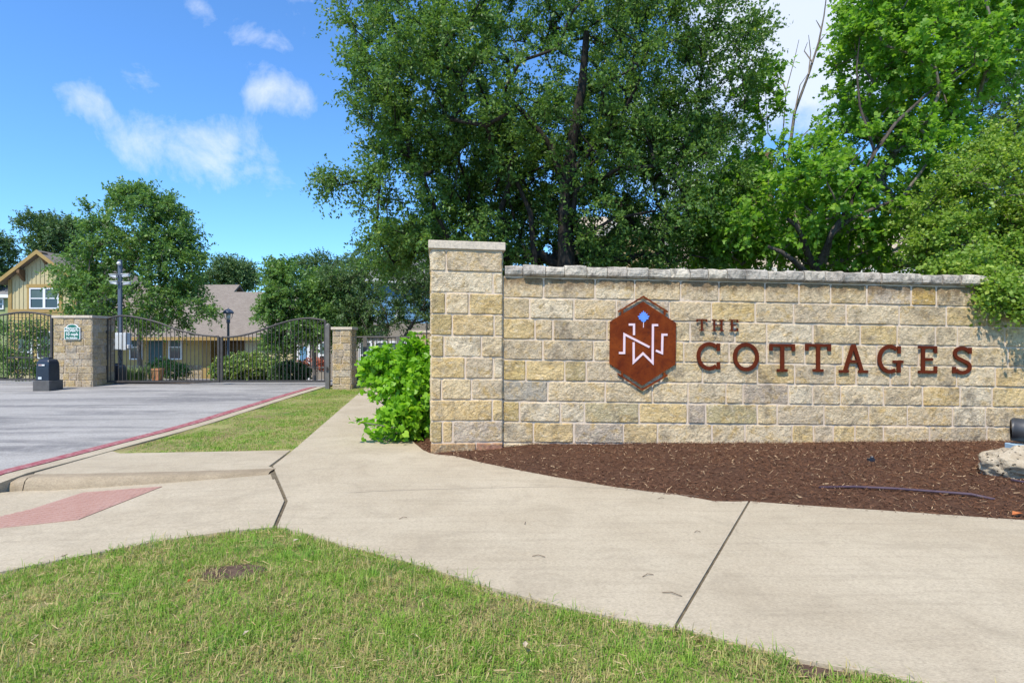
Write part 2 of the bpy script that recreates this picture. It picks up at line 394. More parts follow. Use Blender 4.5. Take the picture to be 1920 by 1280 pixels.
def mat_glass():
    m, t, b = NT('window_glass'); b.inputs['Base Color'].default_value = (.018, .026, .034, 1)
    b.inputs['Roughness'].default_value = .06; b.inputs['Specular IOR Level'].default_value = .8; return m
GLASS = mat_glass()
def mat_paver():
    m, t, b = NT('red_paver'); p = pos(t)
    c = mix(t, ramp(t, noise(t, p, 4, 6, .7), [(.3, 0.), (.7, 1.)]), (.34, .185, .14), (.40, .245, .195))
    c = mix(t, ramp(t, noise(t, p, 70, 4, .7), [(.55, 0.), (.72, .6)]), c, (.52, .40, .34))
    t.links.new(c, b.inputs['Base Color']); b.inputs['Roughness'].default_value = .9; return m
PAVER = mat_paver()
def mat_boulder():
    m, t, b = NT('pitted_limestone'); p = pos(t)
    c = mix(t, ramp(t, noise(t, p, 9, 8, .7), [(.35, 0.), (.65, 1.)]), (.56, .47, .34), (.38, .30, .20))
    vo = nnode(t, 'ShaderNodeTexVoronoi'); vo.inputs['Scale'].default_value = 26; t.links.new(p, vo.inputs['Vector'])
    pit = ramp(t, fmath(t, 'ADD', vo.outputs[0], fmath(t, 'MULTIPLY', noise(t, p, 14, 5), .5)), [(.36, .0), (.5, 1.)])
    c = mix(t, 1., c, ramp(t, pit, [(0., .25), (1., 1.)]), 'MULTIPLY')
    t.links.new(c, b.inputs['Base Color']); b.inputs['Roughness'].default_value = .95
    bump(t, b, fmath(t, 'ADD', pit, noise(t, p, 20, 8, .7)), .9, .04); return m
BOULDER = mat_boulder()
LAWNFAR = mat_soil('far_ground', (.08, .13, .03), (.14, .15, .05), (.12, .12, .05))
PLANTER = simple('dark_soil_bed', (.12, .085, .055), (.18, .13, .085), 5, 1, 30, .6)

# ------------------------------------------------------------------ ground sheets
CURB_X = -4.97
def sheet(name, xs, ys, zf, mat, kind='structure', parent=None):
    V = [(x, y, zf(x, y)) for y in ys for x in xs]; n = len(xs)
    F = [(j * n + i, j * n + i + 1, (j + 1) * n + i + 1, (j + 1) * n + i) for j in range(len(ys) - 1) for i in range(n - 1)]
    o = mesh(name, V, F, mat, parent, True)
    if kind and parent is None: tag(o, kind=kind)
    return o
def ground_z(x, y):
    if x < CURB_X - .05 and y < 40: return gz(y) - .32
    if -7 < x < -1.6 and y < 6.9: return -.3
    return gz(y) - .05
ys = [-40, -10, 0, 2, 4, 6, 6.8, 7.0, 8, 10, 12, 14, 16, 17, 18, 20, 22, 24, 27, 30, 33, 36, 40, 60, 120, 400, 1500]
ground = sheet('ground', [-900, -300, -120, -60, -35, -20, -10, CURB_X - .1, CURB_X - .04, -3.2, -1.62, -1.55, 0, 3, 8, 20, 40, 100, 300, 900], ys, ground_z, LAWNFAR)
tag(ground, 'broad sheet of grass and soil running off behind the houses', 'ground')
def road_z(x, y):
    t = min(max((y - 8) / 9, 0), 1)
    return gz(y) - .115 * (1 - t) - .02 * t
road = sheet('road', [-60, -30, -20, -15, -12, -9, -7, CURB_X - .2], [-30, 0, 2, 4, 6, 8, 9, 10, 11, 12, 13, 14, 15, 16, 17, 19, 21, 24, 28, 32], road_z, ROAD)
tag(road, 'grey worn asphalt drive leading up to the gates', 'road')

def slab(name, poly, mat, zf, thick=.14, parent=None, bev=.008, cuts=()):
    bm = bmesh.new(); vs = [bm.verts.new((x, y, 0)) for x, y in poly]; f = bm.faces.new(vs)
    bm.normal_update()
    if f.normal.z < 0: bmesh.ops.reverse_faces(bm, faces=[f])
    bmesh.ops.triangulate(bm, faces=bm.faces[:], ngon_method='EAR_CLIP')
    for c in cuts:
        bmesh.ops.bisect_plane(bm, geom=bm.verts[:] + bm.edges[:] + bm.faces[:], plane_co=c, plane_no=(1, 0, 0))
    r = bmesh.ops.extrude_face_region(bm, geom=bm.faces[:])
    low = [g for g in r['geom'] if isinstance(g, bmesh.types.BMVert)]
    lowset = set(low)
    for v in bm.verts: v.co.z = zf(v.co.x, v.co.y) - (0 if v in lowset else thick)
    bmesh.ops.recalc_face_normals(bm, faces=bm.faces[:])
    V = [v.co[:] for v in bm.verts]; bm.verts.index_update(); F = [[v.index for v in f.verts] for f in bm.faces]; bm.free()
    o = mesh(name, V, F, mat, parent)
    if bev:
        m = o.modifiers.new('bevel', 'BEVEL'); m.width = bev; m.segments = 2; m.limit_method = 'ANGLE'; m.angle_limit = R(50)
    return o
def smooth_poly(pts, step=.12, jit=0):
    out = []
    n = len(pts)
    for i in range(n - 1):
        p0, p1, p2, p3 = pts[max(i - 1, 0)], pts[i], pts[i + 1], pts[min(i + 2, n - 1)]
        k = max(1, int(math.hypot(p2[0] - p1[0], p2[1] - p1[1]) / step))
        for j in range(k):
            t = j / k; t2, t3 = t * t, t * t * t
            out.append(tuple(.5 * (2 * b + (-a + c) * t + (2 * a - 5 * b + 4 * c - d) * t2 + (-a + 3 * b - 3 * c + d) * t3) + (rnd.uniform(-jit, jit) if j else 0)
                             for a, b, c, d in zip(p0, p1, p2, p3)))
    out.append(pts[-1]); return out

crack = [G(550, 843), G(512, 873), G(540, 938), G(520, 986)]
front_l = [G(*p) for p in [(520, 986), (300, 1007), (150, 1030), (0, 1056), (-160, 1090)]]
front_r = smooth_poly([G(*p) for p in [(520, 986), (560, 994), (640, 1020), (760, 1051), (860, 1081), (960, 1111), (1100, 1146), (1266, 1174)]], .15)
front_r2 = smooth_poly([G(*p) for p in [(1266, 1174), (1380, 1203), (1480, 1230), (1560, 1246), (1640, 1260), (1720, 1275), (1850, 1300), (2100, 1345)]], .15)
mulch_a = smooth_poly([G(*p) for p in [(763, 812), (775, 828), (806, 849), (850, 854), (900, 866), (1000, 886), (1150, 912), (1290, 930), (1340, 939), (1405, 939)]], .12, .006)
mulch_b = smooth_poly([G(*p) for p in [(1405, 939), (1500, 946), (1700, 959), (1920, 974), (2200, 990)]], .15, .004)
walk_dir = Vector((-.152, 1)).normalized()
wl0 = Vector(G(550, 843)); wl1 = wl0 + walk_dir * 14.0
wr0 = Vector(G(763, 812)); wr1 = wr0 + walk_dir * 12.8
def zflat(x, y): return gz(y)
sidewalk = empty('sidewalk', (1, 5, 0), 'pale concrete sidewalk running past the sign wall', 'sidewalk', kind='structure')
j2a, j2b = Vector(G(1405, 939)), Vector(G(1266, 1174))
off = Vector((.009, 0))
polyA = [tuple(p) for p in crack] + front_r[1:-1] + [tuple(j2b - off)] + [tuple(j2a - off)] + mulch_a[::-1][1:] + [tuple(wr0 + walk_dir * 5)]
polyA += [tuple(wl0 + walk_dir * 5)]
slab('slab', polyA, CONC, zflat, .14, sidewalk)
polyB = [tuple(j2b + off)] + front_r2[1:] + [(6.0, 1.9), (9.5, 3.2)] + mulch_b[::-1][:-1] + [tuple(j2a + off)]
slab('slab', polyB, CONC, zflat, .14, sidewalk)
a5, b5 = wl0 + walk_dir * 5.012, wr0 + walk_dir * 5.012
for k in range(4):
    s0, s1 = 5.012 + 2.1 * k, 5.0 + 2.1 * (k + 1)
    slab('slab', [tuple(wl0 + walk_dir * s0), tuple(wr0 + walk_dir * s0), tuple(wr0 + walk_dir * s1), tuple(wl0 + walk_dir * s1)], CONC, zflat, .14, sidewalk)
mesh('score_line', [(x, y, .0015) for x, y in (lambda L: L + [(a, b + .006) for a, b in L[::-1]])(smooth_poly([G(536, 932), G(700, 921), G(900, 915), G(1100, 913), G(1330, 932)], .2))],
     [list(range(2 * len(smooth_poly([G(536, 932), G(700, 921), G(900, 915), G(1100, 913), G(1330, 932)], .2))))], simple('joint_dirt', (.30, .25, .19), (.36, .31, .25), 8, .95), sidewalk)
# expansion joint filling (dirt and dry moss in the cracks)
DIRTJ = simple('joint_filler', (.09, .07, .045), (.17, .14, .09), 25, 1, 60, .8)
def strip(name, pts, w, z, mat, parent):
    b = MB()
    for i in range(len(pts) - 1):
        p, q = Vector(pts[i]), Vector(pts[i + 1]); d = (q - p).normalized(); n = Vector((-d.y, d.x)) * w / 2
        z0, z1 = z(p.x, p.y), z(q.x, q.y)
        b.add([(p.x - n.x, p.y - n.y, z0), (q.x - n.x, q.y - n.y, z1), (q.x + n.x, q.y + n.y, z1), (p.x + n.x, p.y + n.y, z0)], [(0, 1, 2, 3)])
    return b.build(name, mat, parent)
strip('joint_filler', [tuple(j2a), tuple(j2b)], .05, lambda x, y: -.012, DIRTJ, sidewalk)

# ramp left of the crack, its kerb, the pad behind the kerb
def ramp_z(x, y): return max(-.11, min(0, .047 * (x + 2.0))) - .001
crackL = [(x - .03, y) for x, y in crack]
ret = [(-4.62, 5.47), (-3.9, 5.53), (-3.1, 5.62), (-2.42, 5.74)]        # foot of the return kerb
ramp_poly = [crackL[3]] + front_l[1:] + [(-4.2, 2.9), (-5.3, 4.6), (-5.3, 5.36), (-4.78, 5.42)] + [(x, y + .03) for x, y in ret] + [crackL[1], crackL[2]]
ramp_o = slab('ramp', ramp_poly, CONC, ramp_z, .14, None, .004, [(-2.0, 0, 0), (-3, 0, 0), (-4.35, 0, 0)])
tag(ramp_o, 'sloping concrete kerb ramp with a red paver patch', 'ramp', kind='structure')
strip('joint_filler', [(x - .015, y) for x, y in crack], .07, lambda x, y: -.014, DIRTJ, ramp_o)
# pavers on the ramp: small raised blocks
pp = [G(-60, 985, -.08), G(-60, 978, -.08), G(57, 951, -.075), G(156, 917, -.06), G(304, 906, -.03), G(147, 971, -.05), G(0, 986, -.07)]
def inside(poly, X, Y):
    X = np.asarray(X); Y = np.asarray(Y); c = np.zeros(X.shape, bool); n = len(poly)
    for i in range(n):
        x0, y0 = poly[i]; x1, y1 = poly[(i + 1) % n]
        if y0 == y1: continue
        c ^= ((y0 > Y) != (y1 > Y)) & (X < (x1 - x0) * (Y - y0) / (y1 - y0) + x0)
    return c
slab('paver_bed', pp, PAVER, lambda x, y: ramp_z(x, y) + .0055, .01, ramp_o, 0)
pb = MB(); a0 = R(-24)
for i in range(-75, 75):
    for j in range(-70, 70):
        u, v = (i + .5 * (j % 2)) * .07, j * .035
        x, y = -3.6 + u * math.cos(a0) - v * math.sin(a0), 4.9 + u * math.sin(a0) + v * math.cos(a0)
        if not inside(pp, [x], [y])[0]: continue
        z = ramp_z(x, y) + .0075 + rnd.uniform(0, .0015); q = []
        for du, dv in ((-.032, -.0145), (.032, -.0145), (.032, .0145), (-.032, .0145)):
            q.append((x + du * math.cos(a0) - dv * math.sin(a0), y + du * math.sin(a0) + dv * math.cos(a0)))
        if not inside(pp, [a for a, b in q], [b for a, b in q]).all(): continue
        pb.add([(a, b, ramp_z(a, b) + .001) for a, b in q] + [(a, b, z) for a, b in q], [(4, 5, 6, 7), (0, 1, 5, 4), (1, 2, 6, 5), (2, 3, 7, 6), (3, 0, 4, 7)])
tag(pb.build('paver', PAVER, ramp_o), kind='stuff')
# pad behind the return kerb
padp = [G(226, 849), G(545, 843.5), (crackL[1][0] - .01, crackL[1][1])] + [(x, y + .10 if i < 3 else y + .2) for i, (x, y) in list(enumerate(ret))[::-1]] + [(-4.74, 5.75), (-4.76, 6.9)]
pad = slab('pavement', padp, CONC, lambda x, y: 0, .14, None, .01); tag(pad, 'flat concrete pad between kerb and lawn strip', 'pavement', kind='structure')
# return kerb: rounded profile swept along its line, tapering to nothing
prof = [(0, 0), (.012, .45), (.03, .8), (.06, .97), (.10, 1.0), (.2, 1.0)]
kb = MB(); ring = []
path = smooth_poly(ret, .2)
for i, (x, y) in enumerate(path):
    zb = ramp_z(x, y) - .02
    ring.append([(x, y + a + .0, zb + (0.003 - zb) * h) for a, h in prof])
n = len(prof)
kb.add([p for r_ in ring for p in r_], [(i * n + k, (i + 1) * n + k, (i + 1) * n + k + 1, i * n + k + 1) for i in range(len(path) - 1) for k in range(n - 1)])
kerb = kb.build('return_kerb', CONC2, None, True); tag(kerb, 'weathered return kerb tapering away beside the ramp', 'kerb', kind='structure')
# rounded nose where kerb meets street
nose = MB(); rings = []
for k in range(7):
    t = k / 6; x = -4.63 - .32 * t; h = math.cos(t * math.pi / 2) ** .6 if t < 1 else 0
    y0 = 5.47 + .05 * t
    rings.append([(x, y0 + a + .10 * t * (a > .05), ramp_z(x, y0) - .03 + (.03 + .113 * max(h, .05)) * hh) for a, hh in prof + [(.30, .9)]])
n = len(prof) + 1
nose.add([p for r_ in rings for p in r_], [(i * n + k + 1, (i + 1) * n + k + 1, (i + 1) * n + k, i * n + k) for i in range(6) for k in range(n - 1)])
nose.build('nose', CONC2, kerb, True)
# red-painted kerb along the drive
cpath = [(-5.02, -2), (-5.02, 3), (-5.0, 5.2), (-4.97, 5.7), (-4.955, 6.7), (-4.96, 7.5), (-4.94, 8.4), (-4.94, 9.2), (-5.06, 11.4), (-5.18, 13.7), (-5.24, 15.6)]
cpath = smooth_poly(cpath, .5)
def kerb_mesh(name, x0, x1, z0, z1, mat, parent=None):
    b = MB(); V = []; F = []
    for x, y in cpath:
        g = gz(y); dip = -.10 * max(0, min(1, (5.6 - y) / .8))
        V += [(x + x0, y, g - .2), (x + x0 + .012, y, g + z0 + dip), (x + x1, y, g + z1 + dip), (x + x1, y, g - .2)]
    for i in range(len(cpath) - 1):
        for k in range(3): F.append((i * 4 + k + 1, i * 4 + k, i * 4 + 4 + k, i * 4 + 5 + k))
    return b.add(V, F).build(name, mat, parent)
kr = kerb_mesh('kerb', -.02, .19, .0, .004, CONC); tag(kr, 'concrete kerb with red painted edge along the drive', 'kerb', kind='structure')
kerb_mesh('red_edge', -.26, -.02, -.012, .006, RED, kr)

# lawns: soil sheets lie under the slabs, blades on top
def frange(a, b, n): return [a + (b - a) * i / (n - 1) for i in range(n)]
_up = lambda L: [(x, y + .022 + .02 * mn.noise(Vector((x * 7, y * 7, 0)))) for x, y in L]
lawn_poly = [tuple(front_l[-1])] + _up(smooth_poly([tuple(p) for p in front_l[::-1]], .08)[1:]) + _up(smooth_poly(front_r, .07)[1:]) + _up(smooth_poly(front_r2, .07)[1:]) + [(5.5, .2), (-6.0, .2)]
lawn = sheet('lawn', frange(-5.0, 7, 50), frange(.1, 4.6, 26), lambda x, y: -.03 + .010 * mn.noise(Vector((x * 1.5, y * 1.5, 0))) + ramp_z(x, y), THATCH)
tag(lawn, 'thin green lawn in front of the sidewalk', 'lawn')
strip_poly = [G(234, 849), G(556, 840)] + [tuple(wl0 + walk_dir * s) for s in (2, 4, 6, 8.6)] + [(-5.0, 15.5), (-4.95, 13.7), (-4.84, 11.4), (-4.72, 9.2), (-4.73, 7.5)]
lawn2 = sheet('lawn', frange(-5.0, -2.5, 14), frange(6.7, 15.8, 30), lambda x, y: gz(y) - .012 + .02 * mn.noise(Vector((x, y, 3))), THATCH)
tag(lawn2, 'grass strip between drive and sidewalk', 'lawn')
BARE = [(G(435, 1066), .11), (G(400, 800), .20), (G(590, 828), .10), (G(1530, 1246), .07)]
def blades(poly, dens, hmin, hmax, w, y_bias=True, bend=.6):
    P = np.array(poly); x0, y0 = P.min(0); x1, y1 = P.max(0)
    n = int((x1 - x0) * (y1 - y0) * dens); X = rng.uniform(x0, x1, n); Y = rng.uniform(y0, y1, n)
    k0 = inside(poly, X, Y) & (X > -.92 * Y - .3) & (X < .92 * Y + .3); X, Y = X[k0], Y[k0]; n = len(X)
    clump = np.array([mn.noise(Vector((a * 9, b * 9, 1))) + .7 * mn.noise(Vector((a * 2.2, b * 2.2, 5))) for a, b in zip(X, Y)])
    keep = rng.uniform(-1.15, .45, n) < clump
    for (bx, by), r in BARE:
        d = np.hypot((X - bx) * .62, Y - by) / r; keep &= (d > 1) | (rng.uniform(0, 1, n) < .05 + .5 * d ** 3)
    X, Y, clump = X[keep], Y[keep], clump[keep]; n = len(X)
    Z = np.array([gz(b) for b in Y]) - .02
    Z += np.array([ramp_z(a, b) if b < 5 else 0 for a, b in zip(X, Y)])
    az = rng.uniform(0, 2 * np.pi, n); h = rng.uniform(hmin, hmax, n) * (1 + .35 * clump); le = rng.uniform(.2, 1.1, n) * bend
    d = np.stack([np.cos(az), np.sin(az), np.zeros(n)], 1); s = np.stack([-np.sin(az), np.cos(az), np.zeros(n)], 1) * (w * rng.uniform(.6, 1.3, n))[:, None]
    B = np.stack([X, Y, Z], 1); up = np.array([0, 0, 1.])
    M = B + d * (h * le * .35)[:, None] + up * (h * .62)[:, None]
    T = B + d * (h * le * 1.15)[:, None] + up * (h * (1.05 - .42 * le))[:, None]
    V = np.stack([B - s, B + s, M + s * .8, M - s * .8, T], 1).reshape(-1, 3)
    i = np.arange(n)[:, None] * 5
    F = np.concatenate([i + [0, 1, 2], i + [0, 2, 3], i + [3, 2, 4]], 0)
    return V, F
def chips(poly, n, lmin, lmax, w, lift, zf, tilt=.35):
    P = np.array(poly); x0, y0 = P.min(0); x1, y1 = P.max(0)
    X = rng.uniform(x0, x1, n); Y = rng.uniform(y0, y1, n); k = inside(poly, X, Y); X, Y = X[k], Y[k]; n = len(X)
    Z = zf(X, Y) + rng.uniform(.002, lift, n)
    az = rng.uniform(0, 2 * np.pi, n); el = rng.normal(0, tilt, n); L = rng.uniform(lmin, lmax, n) / 2
    d = np.stack([np.cos(az) * np.cos(el), np.sin(az) * np.cos(el), np.sin(el)], 1) * L[:, None]
    s = np.stack([-np.sin(az), np.cos(az), rng.normal(0, .5, n)], 1) * (w * rng.uniform(.4, 1.3, n) / 2)[:, None]
    B = np.stack([X, Y, Z], 1); V = np.stack([B - d - s, B + d - s * .6, B + d * .9 + s * .6, B - d + s], 1).reshape(-1, 3)
    return V, (np.arange(n)[:, None] * 4 + [0, 1, 2, 3])
SOIL = simple('bare_soil', (.07, .043, .03), (.13, .085, .058), 14, 1, 50, .8, .02)
def soil_patch(c, r, parent, sq=1.6):
    pts = [(c[0] + r * sq * math.cos(a) * (1 + .35 * mn.noise(Vector((a * 1.3, r, 2)))), c[1] + r * math.sin(a) * (1 + .35 * mn.noise(Vector((a * 1.3, r, 2))))) for a in [2 * math.pi * k / 36 for k in range(36)]]
    mesh('soil_patch', [(x, y, gz(y) - .018 + (0 if y > 5 else ramp_z(x, y))) for x, y in pts], [list(range(36))], SOIL, parent)
soil_patch(G(438, 1066), .115, lawn); soil_patch(G(400, 800), .16, lawn2); soil_patch(G(590, 828), .07, lawn2); soil_patch(G(1532, 1247), .05, lawn, 3)
V, F = blades(lawn_poly, 18500, .012, .036, .0019, bend=1.35)
def lawn_zv(X, Y): return np.array([ramp_z(a, b) for a, b in zip(X, Y)]) - .012
Vs, Fs = chips(lawn_poly, 16000, .02, .06, .003, .018, lawn_zv, .25)
tag(big('straw', Vs, Fs, mat_leaf('dry_straw', (.30, .21, .10), (.55, .43, .24), None, .1, .8), lawn), kind='stuff')
V2, F2 = blades(lawn_poly, 900, .045, .085, .0022, bend=.7); F = np.concatenate([F, F2 + len(V)]); V = np.concatenate([V, V2])
tag(big('grass', V, F, GRASSM), 'short green and straw grass of the front lawn', 'grass', kind='stuff')
V, F = blades(strip_poly, 6000, .016, .038, .0034, bend=.9)
tag(big('grass', V, F, GRASSM), 'short grass of the strip beside the drive', 'grass', kind='stuff')

# mulch bed
mpoly = mulch_a + mulch_b[1:] + [(9.5, 8.2), (4, 7.35), (-.1, 7.1), (-1.0, 6.9), (-1.0, 8.6), (-1.75, 8.6)]
_me = np.array(mulch_a + mulch_b[1:]); _mf = np.array([(-1.75, 8.6), (-1.6, 7.9)])
def mulch_z(x, y):
    d = float(np.hypot(_me[:, 0] - x, _me[:, 1] - y).min())
    ins = bool(inside(mpoly, [x], [y])[0]) or y > 7 and x > -.8
    if not ins: return -.012 - min(.05, d * .5)
    return -.010 + .075 * min(1, d / .9) + min(1, d / .25) * (.014 * mn.noise(Vector((x * 3, y * 3, 0))) + .012 * mn.noise(Vector((x * 9, y * 9, 4))))
MX, MY = frange(-1.6, 10.5, 150), frange(4.0, 8.9, 70)
MZ = np.array([[mulch_z(x, y) for x in MX] for y in MY])
def mulch_zv(X, Y):
    fx = np.clip((X - MX[0]) / (MX[1] - MX[0]), 0, 148.99); fy = np.clip((Y - MY[0]) / (MY[1] - MY[0]), 0, 68.99); i = fx.astype(int); j = fy.astype(int); u, v = fx - i, fy - j
    return (MZ[j, i] * (1 - u) + MZ[j, i + 1] * u) * (1 - v) + (MZ[j + 1, i] * (1 - u) + MZ[j + 1, i + 1] * u) * v
mulch = sheet('mulch_bed', MX, MY, lambda x, y: MZ[MY.index(y), MX.index(x)], MULCHM)
tag(mulch, 'dark brown mulch bed along the foot of the wall', 'mulch bed')
V, F = chips(mpoly, 130000, .012, .055, .0045, .022, mulch_zv)
spill = [(x, y - .05 - .05 * abs(mn.noise(Vector((x * 2, 0, 0))))) for x, y in mulch_a[10:] + mulch_b[1:]] + [(x, y + .03) for x, y in (mulch_a[10:] + mulch_b[1:])[::-1]]
V2, F2 = chips(spill, 9000, .012, .05, .0045, .006, lambda X, Y: np.full(len(X), .001), .06); F = np.concatenate([F, F2 + len(V)]); V = np.concatenate([V, V2])
tag(big('mulch_chips', V, F, MULCHC), 'shredded brown bark mulch covering the wall bed', 'mulch', kind='stuff')

# ------------------------------------------------------------------ stone pieces
def stone_mesh(name, frame, u0, u1, w0, w1, depth, mat, parent, color, amp=.014, nx=None, nz=None, seed=0, back=.05, round_=.012):
    """rock-faced block: frame = (origin, u, n, w) ; front bulges along n"""
    o, U, N, W = frame
    lu, lw = u1 - u0, w1 - w0; rim = min(.011, lu * .12, lw * .12)
    nx = nx or max(3, int(lu / .034)); nzv = nz or max(3, int(lw / .034))
    ax_ = [0, rim] + [rim + (lu - 2 * rim) * i / (nx - 2) for i in range(1, nx - 2)] + [lu - rim, lu] if nx > 2 else [0, rim, lu - rim, lu]
    az_ = [0, rim] + [rim + (lw - 2 * rim) * i / (nzv - 2) for i in range(1, nzv - 2)] + [lw - rim, lw] if nzv > 2 else [0, rim, lw - rim, lw]
    nx, nzv = len(ax_) - 1, len(az_) - 1
    V = []; F = []; tu, tw_ = mn.noise(Vector((seed, 1, 0))) * .02, mn.noise(Vector((seed, 5, 0))) * .02
    for j in range(nzv + 1):
        for i in range(nx + 1):
            du = min(ax_[i], lu - ax_[i]); dw = min(az_[j], lw - az_[j]); edge = min(du, dw) < 1e-6
            p = o + U * (u0 + ax_[i]) + W * (w0 + az_[j])
            nn = .55 * mn.noise(p * 7 + Vector((seed, 0, 0))) + .75 * mn.noise(p * 17 + Vector((0, seed, 0))) + .5 * mn.noise(p * 38 + Vector((0, seed, 7)))
            nn += 1.2 * (ax_[i] / lu - .5) * tu / .02 + 1.0 * (az_[j] / lw - .5) * tw_ / .02
            ju = mn.noise(p * 11 + Vector((9, seed, 2))) * round_ * .5
            if du < 1e-6: p = p + U * ju
            if dw < 1e-6: p = p + W * ju
            if du < 1e-6 and dw < 1e-6: p = p + U * (round_ * .6 if i == 0 else -round_ * .6) + W * (round_ * .6 if j == 0 else -round_ * .6)
            V.append(p + N * ((depth * .1 if edge else depth) + amp * nn * (.25 if edge else 1)))
    n1 = nx + 1
    for j in range(nzv):
        for i in range(nx): F.append((j * n1 + i, j * n1 + i + 1, (j + 1) * n1 + i + 1, (j + 1) * n1 + i))
    border = [i for i in range(n1)] + [j * n1 + nx for j in range(1, nzv + 1)] + [nzv * n1 + i for i in range(nx - 1, -1, -1)] + [j * n1 for j in range(nzv - 1, 0, -1)]
    st = len(V)
    for k in border: V.append(V[k] - N * (back + depth))
    m = len(border)
    for k in range(m): F.append((border[k], st + k, st + (k + 1) % m, border[(k + 1) % m]))
    ob = mesh(name, V, F, mat, parent, False); ob.color = (*color, 1); return ob
PAL = [(.73, .56, .325), (.76, .60, .385), (.71, .515, .26), (.69, .53, .325), (.73, .535, .26), (.77, .63, .43), (.65, .51, .335), (.74, .575, .355)]
GREYST = (.60, .48, .35); OCHRE = (.66, .43, .13)
def stone_color():
    c = rnd.choice(PAL); f = rnd.uniform(.9, 1.08); return tuple(v * f for v in c)

# main sign wall -----------------------------------------------------------
TH, TILT = R(2.5), .0165
W_O = Vector((QX(943, 6.94), 6.94, 0)); W_U = Vector((math.cos(TH), math.sin(TH), -TILT)); W_N = Vector((math.sin(TH), -math.cos(TH), 0)); W_W = Vector((0, 0, 1))
WF = (W_O, W_U, W_N, W_W)
def wall_t(px):
    a = (px - 960) / FPX; return (a * W_O.y - W_O.x) / (W_U.x - a * W_U.y)
def wall_uw(px, py):
    t = wall_t(px); y = W_O.y + t * W_U.y; return t, HC - (py - 640) * y / FPX + TILT * t
ZTOP, CH = 2.073, .248
wall = empty('stone_wall', W_O + W_U * 4, 'long pale limestone block wall carrying the rusted sign letters', 'wall')
TEND = wall_t(1920) + 2.2
rows = [
 [943, 1019, 1116, 1190, 1276, 1348, 1434, 1498, 1557, 1625, 1708, 1756, 1831, 1905],
 [943, 993, 1076, 1156, 1255, 1334, 1416, 1488, 1586, 1686, 1774, 1850, 1930],
 [943, 1003, 1037, 1138, 1210, 1294, 1378, 1437, 1524, 1613, 1682, 1754, 1795, 1884, 1950],
 [943, 1018, 1113, 1196, 1282, 1367, 1437, 1509, 1580, 1644, 1722, 1819, 1890, 1960],
 [943, 986, 1059, 1099, 1170, 1240, 1317, 1420, 1490, 1566, 1605, 1669, 1706, 1793, 1866, 1940],
 [943, 1027, 1135, 1223, 1290, 1361, 1393, 1478, 1524, 1576, 1656, 1730, 1800, 1860, 1925],
 [943, 974, 1051, 1096, 1198, 1289, 1323, 1420, 1457, 1545, 1629, 1701, 1786, 1848, 1930],
 [943, 1000, 1076, 1169, 1233, 1335, 1397, 1485, 1525, 1562, 1603, 1656, 1743, 1850, 1920],
 [943, 1040, 1150, 1280, 1420, 1500, 1640, 1760, 1900]]
special = {(0, 1625): GREYST, (0, 1708): OCHRE, (1, 1156): GREYST, (5, 1393): (.52, .41, .30), (6, 1289): (.54, .43, .315), (7, 1076): (.58, .465, .34), (3, 943): (.62, .49, .32),
           (4, 943): (.66, .48, .2), (6, 943): (.64, .47, .2), (0, 1831): OCHRE, (6, 1323): (.52, .42, .22), (5, 943): (.46, .40, .31), (4, 1059): (.52, .40, .2), (6, 1096): (.54, .44, .25)}
core = MB()
def fpt(fr, u, n, w): return fr[0] + fr[1] * u + fr[2] * n + fr[3] * w
core.hexa([fpt(WF, 0, .0, -.3), fpt(WF, TEND, .0, -.3), fpt(WF, TEND, -.36, -.3), fpt(WF, 0, -.36, -.3),
           fpt(WF, 0, .0, ZTOP + .01), fpt(WF, TEND, .0, ZTOP + .01), fpt(WF, TEND, -.36, ZTOP + .01), fpt(WF, 0, -.36, ZTOP + .01)])
core.build('mortar', MORTAR, wall)
sd = 0
for r, row in enumerate(rows):
    ts = [wall_t(p) for p in row]
    while ts[-1] < TEND - .5: ts.append(ts[-1] + rnd.uniform(.35, .65))
    ts.append(TEND); w1 = ZTOP - r * CH; w0 = w1 - CH
    for i in range(len(ts) - 1):
        if ts[i + 1] - ts[i] < .06: continue
        sd += 1; g = rnd.uniform(.007, .012)
        c = special.get((r, row[i]) if i < len(row) else None) or stone_color()
        stone_mesh('stone', WF, ts[i] + g, ts[i + 1] - g, w0 + g * .8, w1 - g * .8, rnd.uniform(.008, .016), WSTONE, wall, c, .010, seed=sd * 3.7)
t = .02; k = 0
while t < TEND:
    wd = rnd.uniform(.215, .27); top = ZTOP + rnd.uniform(.128, .155); fr = rnd.uniform(.045, .075); k += 1
    g = .92 + .16 * rnd.random(); c = rnd.choice([(.52, .46, .37), (.46, .41, .34), (.58, .51, .40), (.50, .43, .35)])
    # a rough slab: front face plus top
    V = []; F = []; nx = 8
    prof_ = [(fr - .03, .012), (fr, .035), (fr + .004, .075), (fr - .006, top - ZTOP - .02), (fr - .035, top - ZTOP), (-.15, top - ZTOP + .006), (-.33, top - ZTOP), (-.40, top - ZTOP - .03), (-.40, .012)]
    for i in range(nx + 1):
        for nn, ww in prof_:
            e = .006 if i in (0, nx) else 0
            p = fpt(WF, t + .004 + (wd - .008) * i / nx, nn, ZTOP + ww)
            q = mn.noise(p * 7 + Vector((k * 3.1, 0, 0))) * .020 + mn.noise(p * 19 + Vector((k * 3.1, 0, 0))) * .012
            V.append(p + W_N * (q - e) + Vector((0, 0, mn.noise(p * 9 + Vector((0, k, 0))) * .010 * (1 if ww > .05 else .6))))
    m = len(prof_)
    for i in range(nx):
        for j in range(m): F.append((i * m + j, (i + 1) * m + j, (i + 1) * m + (j + 1) % m, i * m + (j + 1) % m))
    F += [tuple(range(m)), tuple(range(nx * m + m - 1, nx * m - 1, -1))]
    ob = mesh('coping_stone', V, F, COPING, wall, False); ob.color = (*[v * g for v in c], 1)
    t += wd

